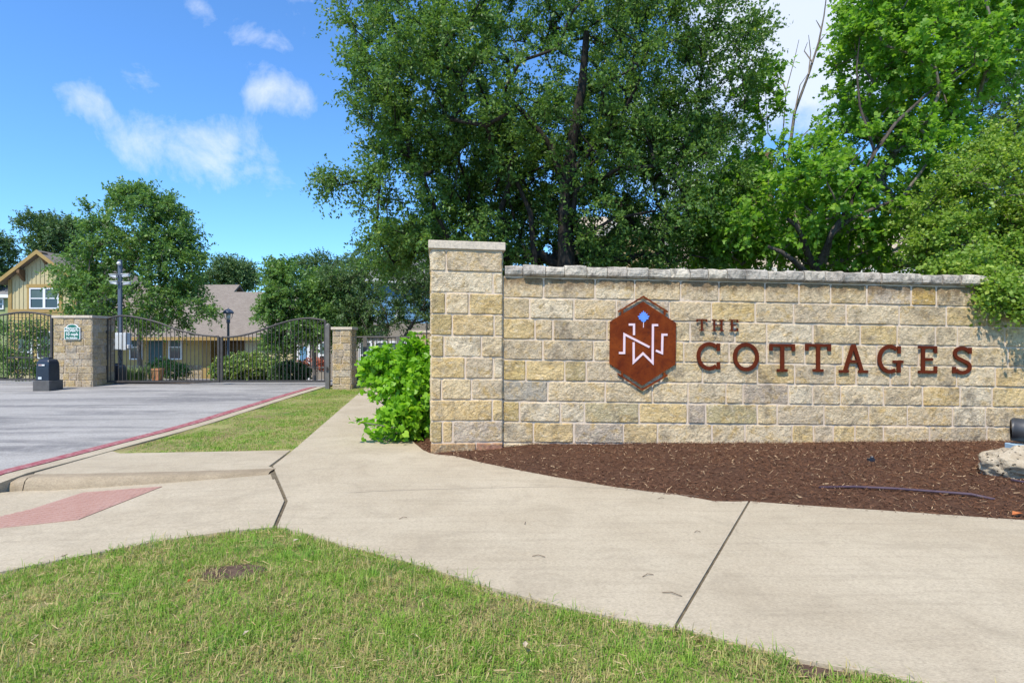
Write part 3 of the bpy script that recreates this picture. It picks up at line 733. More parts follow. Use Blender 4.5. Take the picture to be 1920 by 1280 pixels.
# end pillar ----------------------------------------------------------------
PT = R(7.5); P_U = Vector((math.cos(PT), math.sin(PT), -.012)); P_N = Vector((math.sin(PT), -math.cos(PT), 0)); P_L = -Vector((math.cos(PT), math.sin(PT), 0))
pc = G(809, 848); P_O = Vector((pc[0], pc[1], 0)); PF = (P_O, P_U, P_N, W_W); PW = .835; PD = .8
pillar = empty('stone_pillar', P_O + P_U * .4 - P_N * .4, 'tall square limestone pillar with flat slab cap at the wall end', 'pillar')
PB = P_O - P_N * .03 + P_U * .02
def pbox(mb, u0, u1, n0, n1, w0, w1, fr=PF):
    return mb.hexa([fpt(fr, u0, n1, w0), fpt(fr, u1, n1, w0), fpt(fr, u1, n0, w0), fpt(fr, u0, n0, w0), fpt(fr, u0, n1, w1), fpt(fr, u1, n1, w1), fpt(fr, u1, n0, w1), fpt(fr, u0, n0, w1)])
PTOP = 2.375
pbox(MB(), .0, PW - .0, -PD + .0, -.0, -.2, PTOP + .005).build('mortar', MORTAR, pillar)
prow = [[85, 167, 475], [90, 425, 475], [88, 164, 292, 475], [88, 200, 430, 475], [88, 155, 360, 475], [88, 270, 425, 475], [88, 142, 305, 475], [88, 420, 475], [88, 147, 203, 475]]
zj = [2.375, 2.125, 1.875, 1.625, 1.372, 1.120, .868, .618, .366, .112]
for r, row in enumerate(prow):
    us = [(x - 87) / 388 * PW for x in row]; us[0] = 0; us[-1] = PW
    for i in range(len(us) - 1):
        sd += 1; g = .009
        c = GREYST if (r, i) == (8, 2) else ((.52, .39, .18) if i == 0 and r in (2, 3, 4, 8) else stone_color())
        stone_mesh('stone', PF, us[i] + (g if i else 0), us[i + 1] - (g if i < len(us) - 2 else 0), zj[r + 1] + .007, zj[r] - .007, rnd.uniform(.008, .016), STONE, pillar, c, .010, seed=sd * 2.9)
    # left side face (seen edge on) and right reveal
    for FRM, ln in (((P_O - P_N * PD + P_L * 0, P_N, P_L, W_W), PD), ((P_O + P_U * PW, -P_N, -P_L, W_W), PD)):
        cut = rnd.uniform(.3, .6) * ln
        for s0, s1 in ((0, cut), (cut, ln)):
            sd += 1
            stone_mesh('stone', FRM, s0 + .009, s1 - .009, zj[r + 1] + .007, zj[r] - .007, rnd.uniform(.010, .018), STONE, pillar, stone_color(), .012, seed=sd * 1.9)
for nm, n0, n1, w0, w1, ov, mt in (('base_stone', -PD, 0, -.12, .105, .012, None), ('cap', -PD, 0, PTOP + .012, PTOP + .108, .036, CAP)):
    if nm == 'cap':
        pbox(MB(), -ov, PW + ov, -PD - ov, ov, w0, w1).build('cap', CAP, pillar, False, .008)
        pbox(MB(), .004, PW - .004, -PD + .004, -.002, PTOP - .01, PTOP + .02).build('mortar', MORTAR, pillar)
    else:
        stone_mesh('base_stone', PF, -.005, PW * .62, w0, w1, .022, STONE, pillar, (.52, .33, .17), .014, seed=71)
        stone_mesh('base_stone', PF, PW * .62 + .01, PW + .005, w0, w1, .022, STONE, pillar, (.48, .24, .15), .014, seed=73)

# ------------------------------------------------------------------ sign letters and emblem
def wp(u, w, n): return fpt(WF, u, n, w)
def poly_plate(mb, pts, n0, n1):
    k = len(pts); V = [wp(u, w, n0) for u, w in pts] + [wp(u, w, n1) for u, w in pts]
    area = sum(pts[i][0] * pts[(i + 1) % k][1] - pts[(i + 1) % k][0] * pts[i][1] for i in range(k))
    F = [tuple(range(k - 1, -1, -1)), tuple(range(k, 2 * k))] + [(i, (i + 1) % k, k + (i + 1) % k, k + i) for i in range(k)]
    if area < 0: F = [tuple(reversed(f)) for f in F]
    mb.add(V, F)
def ribbon_pts(path, w, closed=False):
    n = len(path); L = []; Rr = []
    for i, p in enumerate(path):
        p = Vector(p)
        a = Vector(path[i - 1]) if (i or closed) else None; b = Vector(path[(i + 1) % n]) if (i < n - 1 or closed) else None
        d0 = (p - a).normalized() if a is not None else None; d1 = (b - p).normalized() if b is not None else None
        if d0 is None: d0 = d1
        if d1 is None: d1 = d0
        n0 = Vector((-d0.y, d0.x)); n1 = Vector((-d1.y, d1.x)); m = (n0 + n1)
        m = m.normalized() if m.length > 1e-6 else n0
        k = w / 2 / max(.35, m.dot(n0)); L.append(p + m * k); Rr.append(p - m * k)
    return L, Rr
def ribbon(mb, path, w, n0, n1, closed=False):
    L, Rr = ribbon_pts(path, w, closed); n = len(path); V = []; F = []
    for l, r in zip(L, Rr): V += [wp(l.x, l.y, n0), wp(r.x, r.y, n0), wp(r.x, r.y, n1), wp(l.x, l.y, n1)]
    for i in range(n if closed else n - 1):
        a, b = i * 4, ((i + 1) % n) * 4
        for k in range(4): F.append((a + k, a + (k + 1) % 4, b + (k + 1) % 4, b + k))
    if not closed: F += [(3, 2, 1, 0), ((n - 1) * 4, (n - 1) * 4 + 1, (n - 1) * 4 + 2, (n - 1) * 4 + 3)]
    mb.add(V, F)
def arc(cx, cy, rx, ry, a0, a1, n=22): return [(cx + rx * math.cos(R(a0 + (a1 - a0) * i / n)), cy + ry * math.sin(R(a0 + (a1 - a0) * i / n))) for i in range(n + 1)]
S_ = .155
def rect(x0, y0, x1, y1): return ('p', [(x0, y0), (x1, y0), (x1, y1), (x0, y1)])
GL = {   # width, pieces in cap-height units
 'T': (.92, [rect(0, .895, .92, 1), rect(0, .745, .12, .90), rect(.80, .745, .92, .90), rect(.39, .06, .53, .90), rect(.27, 0, .65, .095)]),
 'H': (1.0, [rect(.12, .05, .26, .95), rect(.74, .05, .88, .95), rect(0, .905, .38, 1), rect(.62, .905, 1, 1), rect(0, 0, .38, .095), rect(.62, 0, 1, .095), rect(.25, .45, .75, .555)]),
 'E': (.70, [rect(.11, .05, .25, .95), rect(0, .90, .70, 1), rect(0, 0, .70, .10), rect(.585, .74, .70, .91), rect(.585, .09, .70, .265), rect(.24, .46, .54, .56)]),
 'A': (1.04, [('p', [(.155, .08), (.295, .08), (.585, 1), (.445, 1)]), ('p', [(.745, .08), (.885, .08), (.595, 1), (.455, 1)]), rect(.28, .35, .76, .45), rect(0, 0, .345, .095), rect(.695, 0, 1.04, .095)]),
 'C': (.82, [('r', arc(.45, .5, .38, .44, 52, 308), .135), rect(.705, .69, .82, .965), rect(.705, .04, .82, .29)]),
 'O': (.92, [('c', arc(.46, .5, .39, .437, 0, 345, 23), .135)]),
 'G': (.95, [('r', arc(.45, .5, .38, .44, 52, 300), .135), rect(.725, .70, .84, .965), rect(.70, .03, .835, .40), rect(.555, .365, .93, .46)]),
 'S': (.68, [('r', arc(.34, .74, .255, .20, 25, 235, 16) + arc(.35, .265, .26, .205, 68, -150, 18), .13), rect(.56, .74, .675, .965), rect(0, .035, .115, .27)])}
def letter(ch, px0, px1, py0, py1, label):
    u0, wtop = wall_uw(px0, py0); u1, wbot = wall_uw(px1, py1); w0 = wall_uw(px0, py1)[1] ; cap = (wtop - w0); gw, pcs = GL[ch]; sx = (u1 - u0) / gw
    b = MB(); d = 0
    for pc_ in pcs:
        d += .0007
        if pc_[0] == 'p': poly_plate(b, [(u0 + x * sx, w0 + y * cap) for x, y in pc_[1]], .024, .038 + d)
        else: ribbon(b, [(u0 + x * sx, w0 + y * cap) for x, y in pc_[1]], pc_[2] * cap, .024, .038 + d, pc_[0] == 'c')
    for fx, fy in ((.3, .5), (.6, .5)):    # stand-off pins
        if ch in 'THEA':
            q = (u0 + gw * sx * .5, w0 + cap * (.5 if ch != 'A' else .40)); b.tube([wp(q[0], q[1], -.01), wp(q[0], q[1], .025)], .006, 6); break
    o = b.build('sign_letter', RUSTL); tag(o, label, 'sign letter', 'rusted sign letters on the stone wall'); return o
letter('T', 1304, 1324, 598, 620, 'small rusted steel letter T starting the upper line of the sign')
letter('H', 1333, 1355, 599, 620.5, 'small rusted steel letter H in the upper line of the sign')
letter('E', 1366, 1382, 599, 620.5, 'small rusted steel letter E ending the upper line of the sign')
letter('C', 1304, 1348, 641, 693, 'large rusted steel letter C below the small T')
letter('O', 1372, 1421, 642, 695, 'large round rusted steel letter O after the C')
letter('T', 1440, 1488, 644, 696, 'large rusted steel letter T next to the O')
letter('T', 1507, 1555, 644, 696, 'large rusted steel letter T next to the A')
letter('A', 1570, 1624, 645, 698, 'large rusted steel letter A between T and G')
letter('G', 1642, 1691, 646, 699, 'large rusted steel letter G between A and E')
letter('E', 1718, 1753, 648, 699, 'large rusted steel letter E next to the final S')
letter('S', 1782, 1818, 649, 701, 'large dark rusted steel letter S at the end of the sign')
def ez(x, y): return wall_uw(1100 + x / 6.095, 540 + y / 6.095)
eo = ez(630, 640)
emb = empty('emblem_plaque', wp(eo[0], eo[1] - .5, .05), 'rusted hexagonal steel emblem with pink monogram and blue leaf', 'emblem')
b = MB(); poly_plate(b, [ez(*p) for p in [(635, 155), (1010, 400), (1003, 870), (625, 1110), (252, 862), (258, 385)]], .030, .042); b.build('plate', RUST, emb)
for nm, pth in (('top_rail', [(352, 272), (638, 100), (917, 276)]), ('bottom_rail', [(345, 975), (626, 1158), (912, 990)])):
    b = MB(); ribbon(b, [ez(*p) for p in pth], .019, .030, .044); rail = b.build(nm, RUST, emb)
    ends = ((398, 250, 398, 300), (880, 255, 880, 312)) if nm == 'top_rail' else ((396, 955, 396, 1000), (878, 962, 878, 1005))
    for x0, y0, x1, y1 in ends:
        b = MB(); ribbon(b, [ez(x0, y0), ez(x1, y1)], .024, .030, .044); b.build('bracket', RUST, rail)
for x, y in ((640, 300), (640, 950), (350, 620), (920, 620)):
    b = MB(); q = ez(x, y); b.tube([wp(*q, -.01), wp(*q, .037)], .012, 8); b.build('standoff_pin', RUST, emb)
mono = MB(); dd = 0
for pth in ([(470, 418), (530, 418), (530, 538)], [(526, 618), (526, 845), (632, 745), (741, 852), (745, 424), (804, 424)], [(358, 740), (418, 740), (421, 528), (706, 674)], [(910, 533), (853, 533), (848, 742), (778, 712)]):
    dd += .0006; ribbon(mono, [ez(*p) for p in pth], .026, .0425, .047 + dd)
mono.build('monogram', PINK, emb)
lf = [(638, 258), (648, 282), (664, 276), (662, 298), (684, 292), (678, 314), (708, 322), (690, 340), (694, 356), (668, 362), (664, 378), (640, 394), (614, 380), (608, 364), (584, 358), (588, 342), (570, 324), (598, 314), (592, 292), (614, 298), (612, 276), (628, 282)]
b = MB(); poly_plate(b, [ez(*p) for p in lf], .0425, .048); lo = b.build('leaf', BLUE, emb)
b = MB(); ribbon(b, [ez(638, 392), ez(637, 452)], .008, .0425, .047); b.build('stem', PINK, lo)

# ------------------------------------------------------------------ landscape light, boulder, pipe, litter
sx, sy = QX(1938, 6.0), 6.0; sz = mulch_z(sx, sy)
sp = empty('spotlight', (sx, sy, sz), 'charcoal landscape spotlight on a pale blue box beside the boulder', 'spotlight')
MB().box(sx - .20, sx + .16, sy - .08, sy + .12, sz - .02, QZ(833, 6.0)).build('box', BOXB, sp, False, .006)
MB().tube([(sx - .02, sy, QZ(834, 6.0)), (sx - .02, sy, QZ(822, 6.0))], .022, 8).build('bracket', SPOTM, sp)
hd = MB(); hc = Vector((sx + .0, sy, QZ(810, 6.0))); hd.tube([hc + Vector((-.15, .10, .02)), hc + Vector((-.14, .093, .02)), hc, hc + Vector((.16, -.10, -.02)), hc + Vector((.21, -.13, -.025)), hc + Vector((.225, -.14, -.026))], [.10, .122, .125, .115, .08, .03], 24)
h_ = hd.build('housing', SPOTM, sp, True)
for k in range(3):
    hb = MB(); c = hc + Vector((-.05 + .06 * k, .033 - .04 * k, .006 - .008 * k)); hb.tube([c, c + Vector((.018, -.012, -.002))], .131, 24); hb.build('cooling_rib', SPOTM, h_)
bx, by = QX(1925, 5.35), 5.35
bm = bmesh.new(); bmesh.ops.create_icosphere(bm, subdivisions=5, radius=1)
for v in bm.verts:
    p = v.co.copy(); k = 1 + .22 * mn.noise(p * 1.6) + .10 * mn.noise(p * 4) + .04 * mn.noise(p * 10)
    v.co = Vector((bx + p.x * .37 * k, by + p.y * .26 * k, mulch_z(bx, by) + .09 + p.z * .185 * k))
V = [v.co[:] for v in bm.verts]; bm.verts.index_update(); F = [[v.index for v in f.verts] for f in bm.faces]; bm.free()
tag(mesh('boulder', V, F, BOULDER, None, True), 'pitted pale limestone boulder lying on the mulch', 'boulder')
pp_ = [G(1535, 921), G(1600, 924), G(1680, 929), G(1760, 935), G(1820, 939), G(1865, 943)]
tag(MB().tube([(x, y, mulch_z(x, y) + (.022 if 0 < i < 5 else .004)) for i, (x, y) in enumerate(pp_)], .011, 8).build('drip_pipe', PIPE, None, True), 'dark purple irrigation pipe lying across the mulch', 'pipe')
pp_ = [G(1895, 916), G(1920, 918), G(1980, 921)]
tag(MB().tube([(x, y, mulch_z(x, y) + .016) for x, y in pp_], .011, 8).build('drip_pipe', PIPE, None, True), 'short purple pipe end in front of the boulder', 'pipe')
ex, ey = G(1633, 868, .05); zz = mulch_z(ex, ey)
MBe = MB().box(ex - .03, ex + .03, ey - .02, ey + .02, zz, zz + .03).lathe((ex + .01, ey, zz + .03), [(.016, 0), (.018, .012), (.010, .022)], 8)
tag(MBe.build('irrigation_emitter', NAVY), 'tiny dark irrigation emitter sticking out of the mulch', 'emitter')
for i, (px, py, L, a) in enumerate([(756, 972, .06, .5), (985, 982, .03, 1.3), (1215, 1080, .07, .35), (1260, 1115, .10, -.5), (1010, 1044, .08, -.25), (1308, 998, .04, 0.), (1240, 935, .05, .1)]):
    x, y = G(px, py); d = Vector((math.cos(a), math.sin(a), 0)) * L / 2
    tag(MB().tube([Vector((x, y, .004)) - d, Vector((x, y + .012, .011)), Vector((x, y, .006)) + d], .0022, 5).build('twig', TWIGM),
        ['bent dry twig on the concrete below the pillar', 'short dark twig on the concrete in the middle of the slab', 'thin curved twig beside the dark slab joint', 'long thin twig nearest the slab joint and lawn', 'forked twig on the slab above the lawn edge',
         'stubby twig lying close to the mulch and joint', 'small twig at the very edge of the mulch'][i], 'twig', 'twigs on the sidewalk')
def dead_leaf(px, py, L, colr, label, z=.03):
    x, y = G(px, py); a = rnd.uniform(0, 6.28); c, s = math.cos(a), math.sin(a)
    V = [(x + (u * c - v * s) * L, y + (u * s + v * c) * L, z + w * L) for u, v, w in [(-.5, 0, .08), (-.1, -.22, .2), (.5, 0, .1), (-.1, .22, .22), (0, 0, .02)]]
    tag(mesh('fallen_leaf', V, [(0, 1, 4), (1, 2, 4), (2, 3, 4), (3, 0, 4)], colr), label, 'leaf', 'fallen leaves on the lawn')
DRYL = simple('dry_leaf', (.55, .46, .33), (.45, .36, .25), 30, .8); ORL = simple('orange_leaf', (.5, .17, .05), (.4, .12, .04), 30, .8)
dead_leaf(461, 1200, .045, DRYL, 'pale dry leaf low on the front lawn'); dead_leaf(985, 1222, .05, DRYL, 'brown dry leaf at the bottom of the lawn')
dead_leaf(120, 1052, .06, DRYL, 'pale dry leaf on the lawn near the ramp'); dead_leaf(555, 1025, .05, DRYL, 'whitish leaf near the point of the lawn', .04)
dead_leaf(1908, 968, .12, ORL, 'orange dead leaf at the mulch edge', .01); dead_leaf(355, 1100, .05, ORL, 'small rusty leaf left of the bare lawn patch')

# ------------------------------------------------------------------ trees
LEAFT = {  # template: verts (along, across, up), triangles
 'kite': (np.array([(0, 0, 0), (.42, -.27, .06), (1, 0, -.03), (.42, .27, .06)]), [(0, 1, 2), (0, 2, 3)]),
 'round': (np.array([(0, 0, 0), (.2, -.42, .05), (.75, -.4, .02), (1, 0, -.08), (.75, .4, .02), (.2, .42, .05)]), [(0, 1, 2), (0, 2, 3), (0, 3, 4), (0, 4, 5)]),
 'vine': (np.array([(.06, 0, .04), (-.12, -.30, 0), (.15, -.55, .03), (.5, -.48, -.02), (.66, -.25, .04), (1, 0, -.12), (.66, .25, .04), (.5, .48, -.02), (.15, .55, .03), (-.12, .30, 0)]),
          [(0, 1, 2), (0, 2, 3), (0, 3, 4), (0, 4, 5), (0, 5, 6), (0, 6, 7), (0, 7, 8), (0, 8, 9)]),
 'lobe': (np.array([(0, 0, 0), (.22, -.5, .04), (.40, -.16, .02), (.72, -.34, 0), (1, 0, -.1), (.72, .34, 0), (.40, .16, .02), (.22, .5, .04)]), [(0, 1, 2), (0, 2, 6), (2, 3, 4), (2, 4, 6), (4, 5, 6), (0, 6, 7)])}
def norm(a): return a / np.maximum(np.linalg.norm(a, axis=1, keepdims=True), 1e-9)
def leaf_mesh(pos_, dirs, size, kind, flat=.5, g=None):
    """one leaf per row: placed at pos_, pointing along dirs, face roughly up"""
    g = g if g is not None else rng
    n = len(pos_); tv, tf = LEAFT[kind]; d = norm(dirs)
    up = np.array([0, 0, 1.]) * flat + g.normal(0, .55, (n, 3)); s = norm(np.cross(up, d)); u = np.cross(d, s)
    sz = size * g.uniform(.65, 1.25, n)
    V = pos_[:, None, :] + sz[:, None, None] * (tv[None, :, 0:1] * d[:, None, :] + tv[None, :, 1:2] * s[:, None, :] + tv[None, :, 2:3] * u[:, None, :])
    k = len(tv); F = (np.arange(n)[:, None, None] * k + np.array(tf)[None]).reshape(-1, 3)
    return V.reshape(-1, 3), F
def tree(name, label, base, trunk_r, blobs, leafmat, bark, ncl=400, tw=6, lpt=16, leaf=.06, kind='kite', twl=.42, seed=1, fork=.35, group=None, droop=0., lean=None, shell=.55, stems=1, flat=.5, cat='tree', parent=None, crown_name='crown'):
    g = np.random.default_rng(seed); base = Vector(base)
    C = np.array([b[0] for b in blobs]); RR = np.array([b[1] for b in blobs]); wv = np.array([b[2] if len(b) > 2 else RR[i].prod() ** .75 for i, b in enumerate(blobs)]); wv = wv / wv.sum()
    T = []
    pick = g.choice(len(blobs), ncl, p=wv)
    dirs = norm(g.normal(0, 1, (ncl, 3))); rad = g.uniform(0, 1, ncl) ** (1 / 3.0); rad = np.where(g.uniform(0, 1, ncl) < shell, g.uniform(.78, 1.06, ncl), rad)
    T = C[pick] + RR[pick] * dirs * rad[:, None]
    cen = (C * wv[:, None]).sum(0)
    root = empty(name, base, label, cat, group) if parent is None else parent
    nodes = []; par = []
    for st in range(stems):
        top = Vector(cen.tolist()); h = (top.z - base.z)
        ang = 2 * math.pi * st / max(stems, 1) + .6
        sp_ = Vector((math.cos(ang), math.sin(ang) * .5, 0)) * (.28 * h if stems > 1 else 0)
        tip = Vector((base.x + (top.x - base.x) * .35, base.y + (top.y - base.y) * .35, base.z + h * (fork + .35))) + sp_
        if lean: tip = Vector(lean)
        m = 9; prev = -1
        for i in range(m):
            t = i / (m - 1)
            p = base.lerp(tip, t) + Vector((math.sin(t * 5 + seed + st) * .05, math.cos(t * 4 + seed) * .05, 0)) * (h * .12) * t
            nodes.append(np.array(p)); par.append(prev if i else -1); prev = len(nodes) - 1
    order = np.argsort(np.linalg.norm(T - np.array(nodes[min(len(nodes) - 1, 5)]), axis=1))
    N = np.zeros((len(nodes) + ncl * 10, 3)); cnt = len(nodes); N[:cnt] = nodes; PA = par[:]
    minz = base.z + (cen[2] - base.z) * fork * .8
    dep = [0] * cnt
    tips = []
    for k in order:
        t = T[k]; dv = t - N[:cnt]; dist = np.linalg.norm(dv, axis=1)
        pen = dist + .9 * np.maximum(0, N[:cnt, 2] - t[2] + .25 * dist) + 3. * (N[:cnt, 2] < minz) 
        j = int(np.argmin(pen)); steps = int(min(8, max(1, round(dist[j] / .45)))); a = N[j].copy(); last = j
        sag = g.normal(0, .07, 3) * dist[j]; sag[2] += .10 * dist[j]
        for q in range(1, steps + 1):
            f = q / steps; N[cnt] = a + (t - a) * f + sag * math.sin(math.pi * f); PA.append(last); last = cnt; cnt += 1
        tips.append(last)
    N = N[:cnt]; rad2 = np.zeros(cnt)
    child = np.zeros(cnt, int)
    for i in range(cnt):
        if PA[i] >= 0: child[PA[i]] += 1
    area = np.where(child == 0, .0045 ** 2, 0.)
    for i in range(cnt - 1, -1, -1):
        area[i] = max(area[i], .0045 ** 2)
        if PA[i] >= 0: area[PA[i]] += area[i]
    r = np.sqrt(area); r = r * min(1.5, trunk_r / r[0]); r = np.maximum(r, .004)
    # tubes
    E = [(PA[i], i) for i in range(cnt) if PA[i] >= 0]; E = np.array(E); A = N[E[:, 0]]; B = N[E[:, 1]]; d = norm(B - A)
    ref = np.where(np.abs(d[:, 2:3]) > .9, np.array([[1., 0, 0]]), np.array([[0, 0, 1.]])); u = norm(np.cross(d, ref)); w = np.cross(d, u); ns = 6
    an = np.arange(ns) * 2 * np.pi / ns; ra = np.minimum(r[E[:, 0]], r[E[:, 1]] * 1.6); rb = r[E[:, 1]]
    circ = np.cos(an)[None, :, None] * u[:, None, :] + np.sin(an)[None, :, None] * w[:, None, :]
    VA = (A - d * ra[:, None] * .3)[:, None, :] + circ * ra[:, None, None]; VB = (B + d * rb[:, None] * .3)[:, None, :] + circ * rb[:, None, None]
    V = np.concatenate([VA, VB], 1).reshape(-1, 3); k = np.arange(ns)
    q = np.stack([k, (k + 1) % ns, ns + (k + 1) % ns, ns + k], 1)
    F = (np.arange(len(E))[:, None, None] * 2 * ns + q[None]).reshape(-1, 4)
    big('trunk' if parent is None else 'stems', V, F, bark, root, True)
    # twigs and leaves
    tp = N[tips]; nt = len(tp) * tw; O = np.repeat(tp, tw, 0)
    out = norm(O - (cen + np.array([0, 0, -.25 * (cen[2] - base.z)]))[None]); td = norm(out * .75 + g.normal(0, .75, (nt, 3)) + np.array([0, 0, .12 - droop]))
    tl = twl * g.uniform(.5, 1.25, nt)
    f = np.tile(np.linspace(.08, 1., lpt), nt); O2 = np.repeat(O, lpt, 0); D2 = np.repeat(td, lpt, 0); L2 = np.repeat(tl, lpt)
    P = O2 + D2 * (f * L2)[:, None]; P[:, 2] -= (f ** 2) * L2 * (.22 + droop); P += g.normal(0, .022, P.shape)
    side = norm(np.cross(D2, g.normal(0, 1, P.shape))); ld = norm(D2 * .6 + side * .9 + np.array([0, 0, -.15 - droop * .4]))
    V, F = leaf_mesh(P, ld, leaf, kind, flat, g)
    big(crown_name, V, F, leafmat, root)
    # twig wood: thin triangles blades (crossed) along each twig
    e = O + td * tl[:, None]; e[:, 2] -= tl * (.22 + droop); s = norm(np.cross(td, g.normal(0, 1, td.shape))) * .0035
    V = np.stack([O - s, O + s, e], 1).reshape(-1, 3); F = np.arange(len(V)).reshape(-1, 3)
    tag(big('twigs', V, F, bark, root), kind='stuff')
    return root
def E(px, py, y, rx, ry, rd, w=None):
    b = (np.array(Q(px, py, y)), np.array([rx * y / FPX, rd, ry * y / FPX])); return b if w is None else b + (w,)

YE = 10.6
tree('elm_tree', 'huge dark green elm rising behind the pillar and wall', (QX(1062, 10.05), 10.05, -.05), .17,
     [E(1010, 170, YE, 300, 210, 2.6), E(790, 150, YE - .6, 125, 150, 1.6), E(770, 390, YE - .4, 95, 90, 1.4), E(665, 335, YE - .5, 62, 16, .4, .25), E(720, 225, YE - .5, 60, 60, .8, .4), E(870, 450, YE, 130, 60, 1.5), E(930, 330, YE + .3, 110, 100, 1.6), E(1190, 380, YE, 190, 130, 2.0),
      E(1250, 140, YE, 150, 170, 2.0), E(1020, -110, YE, 330, 160, 2.6, 3.), E(1140, 478, YE + 1.0, 230, 40, .6), E(735, 470, YE, 45, 50, .8, .35), E(920, 472, YE - .7, 90, 28, .5), E(965, 425, YE + 1.1, 120, 70, .7), E(1110, 420, YE + 1.3, 120, 70, .7), E(1000, 300, YE + 1.2, 130, 110, .8), E(1240, 470, YE - .6, 130, 32, .5), E(680, 20, YE - .4, 50, 70, .8, .4), E(1385, 120, YE - .2, 50, 90, .8, .35)],
     L_ELM, BARKD, 1480, 9, 22, .066, 'kite', .46, 3, .30, shell=.55)
tree('maple_tree', 'bright green lobed-leaf tree spreading above the letters', (QX(1490, 10.2), 10.2, -.05), .11,
     [E(1700, 130, 10.2, 130, 140, 1.5), E(1800, 60, 10.6, 130, 120, 1.5), E(1640, 40, 10.0, 55, 80, 1.0), E(1480, 380, 10.0, 150, 95, 1.3), E(1630, 330, 10.2, 150, 90, 1.4), E(1360, 430, 10.2, 80, 70, 1.0), E(1440, 190, 10.4, 22, 70, .4, .25),
      E(1760, 300, 10.5, 110, 60, 1.0, .5), E(1700, 450, 10.4, 150, 50, .9), E(1500, 470, 10.3, 180, 36, .8), E(1850, -60, 10.4, 150, 90, 1.4, .8)],
     L_MAPLE, BARK2, 720, 6, 15, .088, 'lobe', .46, 5, .12, stems=4, flat=.8)
tree('small_leaf_tree', 'lime green fine-leaved tree drooping over the wall end', (QX(1900, 8.7), 8.7, -.05), .07,
     [E(1850, 400, 8.5, 120, 110, .9), E(1920, 330, 8.6, 90, 110, .9), E(1800, 470, 8.4, 70, 60, .6), E(1880, 500, 8.0, 80, 40, .5), E(1885, 560, 7.3, 50, 26, .22, .26), E(1845, 535, 7.4, 44, 16, .2, .22), E(1830, 510, 7.6, 60, 18, .3, .25), E(2000, 420, 8.4, 110, 140, 1.)],
     L_LIME, BARK2, 470, 7, 21, .041, 'round', .34, 8, .2, stems=3)
tree('dark_tree', 'dark oak behind the small lime green tree', (QX(1990, 14), 14, -.05), .2,
     [E(1950, 120, 14, 90, 150, 1.6), E(1900, 200, 14, 40, 70, 1.0), E(2060, 60, 14, 140, 200, 2), E(1960, 330, 14, 90, 80, 1.4)], L_OAK, BARK, 330, 7, 16, .075, 'kite', .5, 9, .3)
tree('back_tree', 'dark leafy tree filling the gap between elm and maple', (QX(1330, 15), 15, -.05), .16,
     [E(1310, 340, 15, 110, 140, 1.6), E(1420, 400, 15, 110, 90, 1.4), E(1660, 410, 15, 150, 70, 1.4), E(1800, 400, 15, 110, 90, 1.4)], L_OAK, BARK, 360, 7, 16, .075, 'kite', .5, 19, .3)
mroot = bpy.data.objects['maple_tree']
def mlimb(pts, r0, r1):
    P = [Q(px, py, y) for px, py, y in pts]; k = len(P)
    MB().tube(P, [r0 + (r1 - r0) * i / (k - 1) for i in range(k)], 8).build('limb', BARK, mroot, True)
mlimb([(1528, 560, 9.9), (1526, 500, 9.8), (1512, 470, 9.5), (1505, 445, 9.3), (1494, 424, 9.2), (1476, 410, 9.2)], .075, .03)
mlimb([(1532, 560, 9.9), (1532, 500, 9.7), (1550, 465, 9.4), (1558, 440, 9.2), (1588, 415, 9.15), (1630, 395, 9.2), (1700, 365, 9.4)], .075, .02)
mlimb([(1524, 560, 9.9), (1512, 512, 9.6), (1490, 490, 9.3), (1465, 472, 9.2), (1440, 462, 9.3)], .06, .025)
mlimb([(1558, 440, 9.2), (1592, 390, 9.1), (1612, 340, 9.1), (1640, 285, 9.0), (1680, 230, 9.0), (1740, 175, 9.1), (1820, 110, 9.3)], .05, .015)
mlimb([(1640, 285, 9.0), (1612, 200, 9.0), (1606, 130, 9.0), (1612, 70, 9.0)], .022, .008)
eroot = bpy.data.objects['elm_tree']
for pts, r0, r1 in (([(1062, 560, 10.0), (1062, 480, 9.9), (1060, 400, 9.8), (1066, 330, 9.7), (1076, 250, 9.6), (1092, 160, 9.5), (1100, 60, 9.5)], .17, .05), ([(1062, 360, 9.75), (1030, 270, 9.6), (985, 215, 9.4), (950, 180, 9.3)], .07, .03),
                    ([(1066, 330, 9.7), (1110, 280, 9.5), (1160, 230, 9.4), (1200, 150, 9.3)], .06, .025), ([(1064, 480, 9.9), (1100, 440, 9.7), (1150, 410, 9.6), (1230, 395, 9.5)], .04, .02), ([(1000, 560, 10.2), (1002, 480, 10.0), (995, 400, 9.9), (960, 320, 9.8)], .07, .03)):
    P = [Q(px, py, y) for px, py, y in pts]; k = len(P)
    MB().tube(P, [r0 + (r1 - r0) * i / (k - 1) for i in range(k)], 9).build('limb', BARKD, eroot, True)
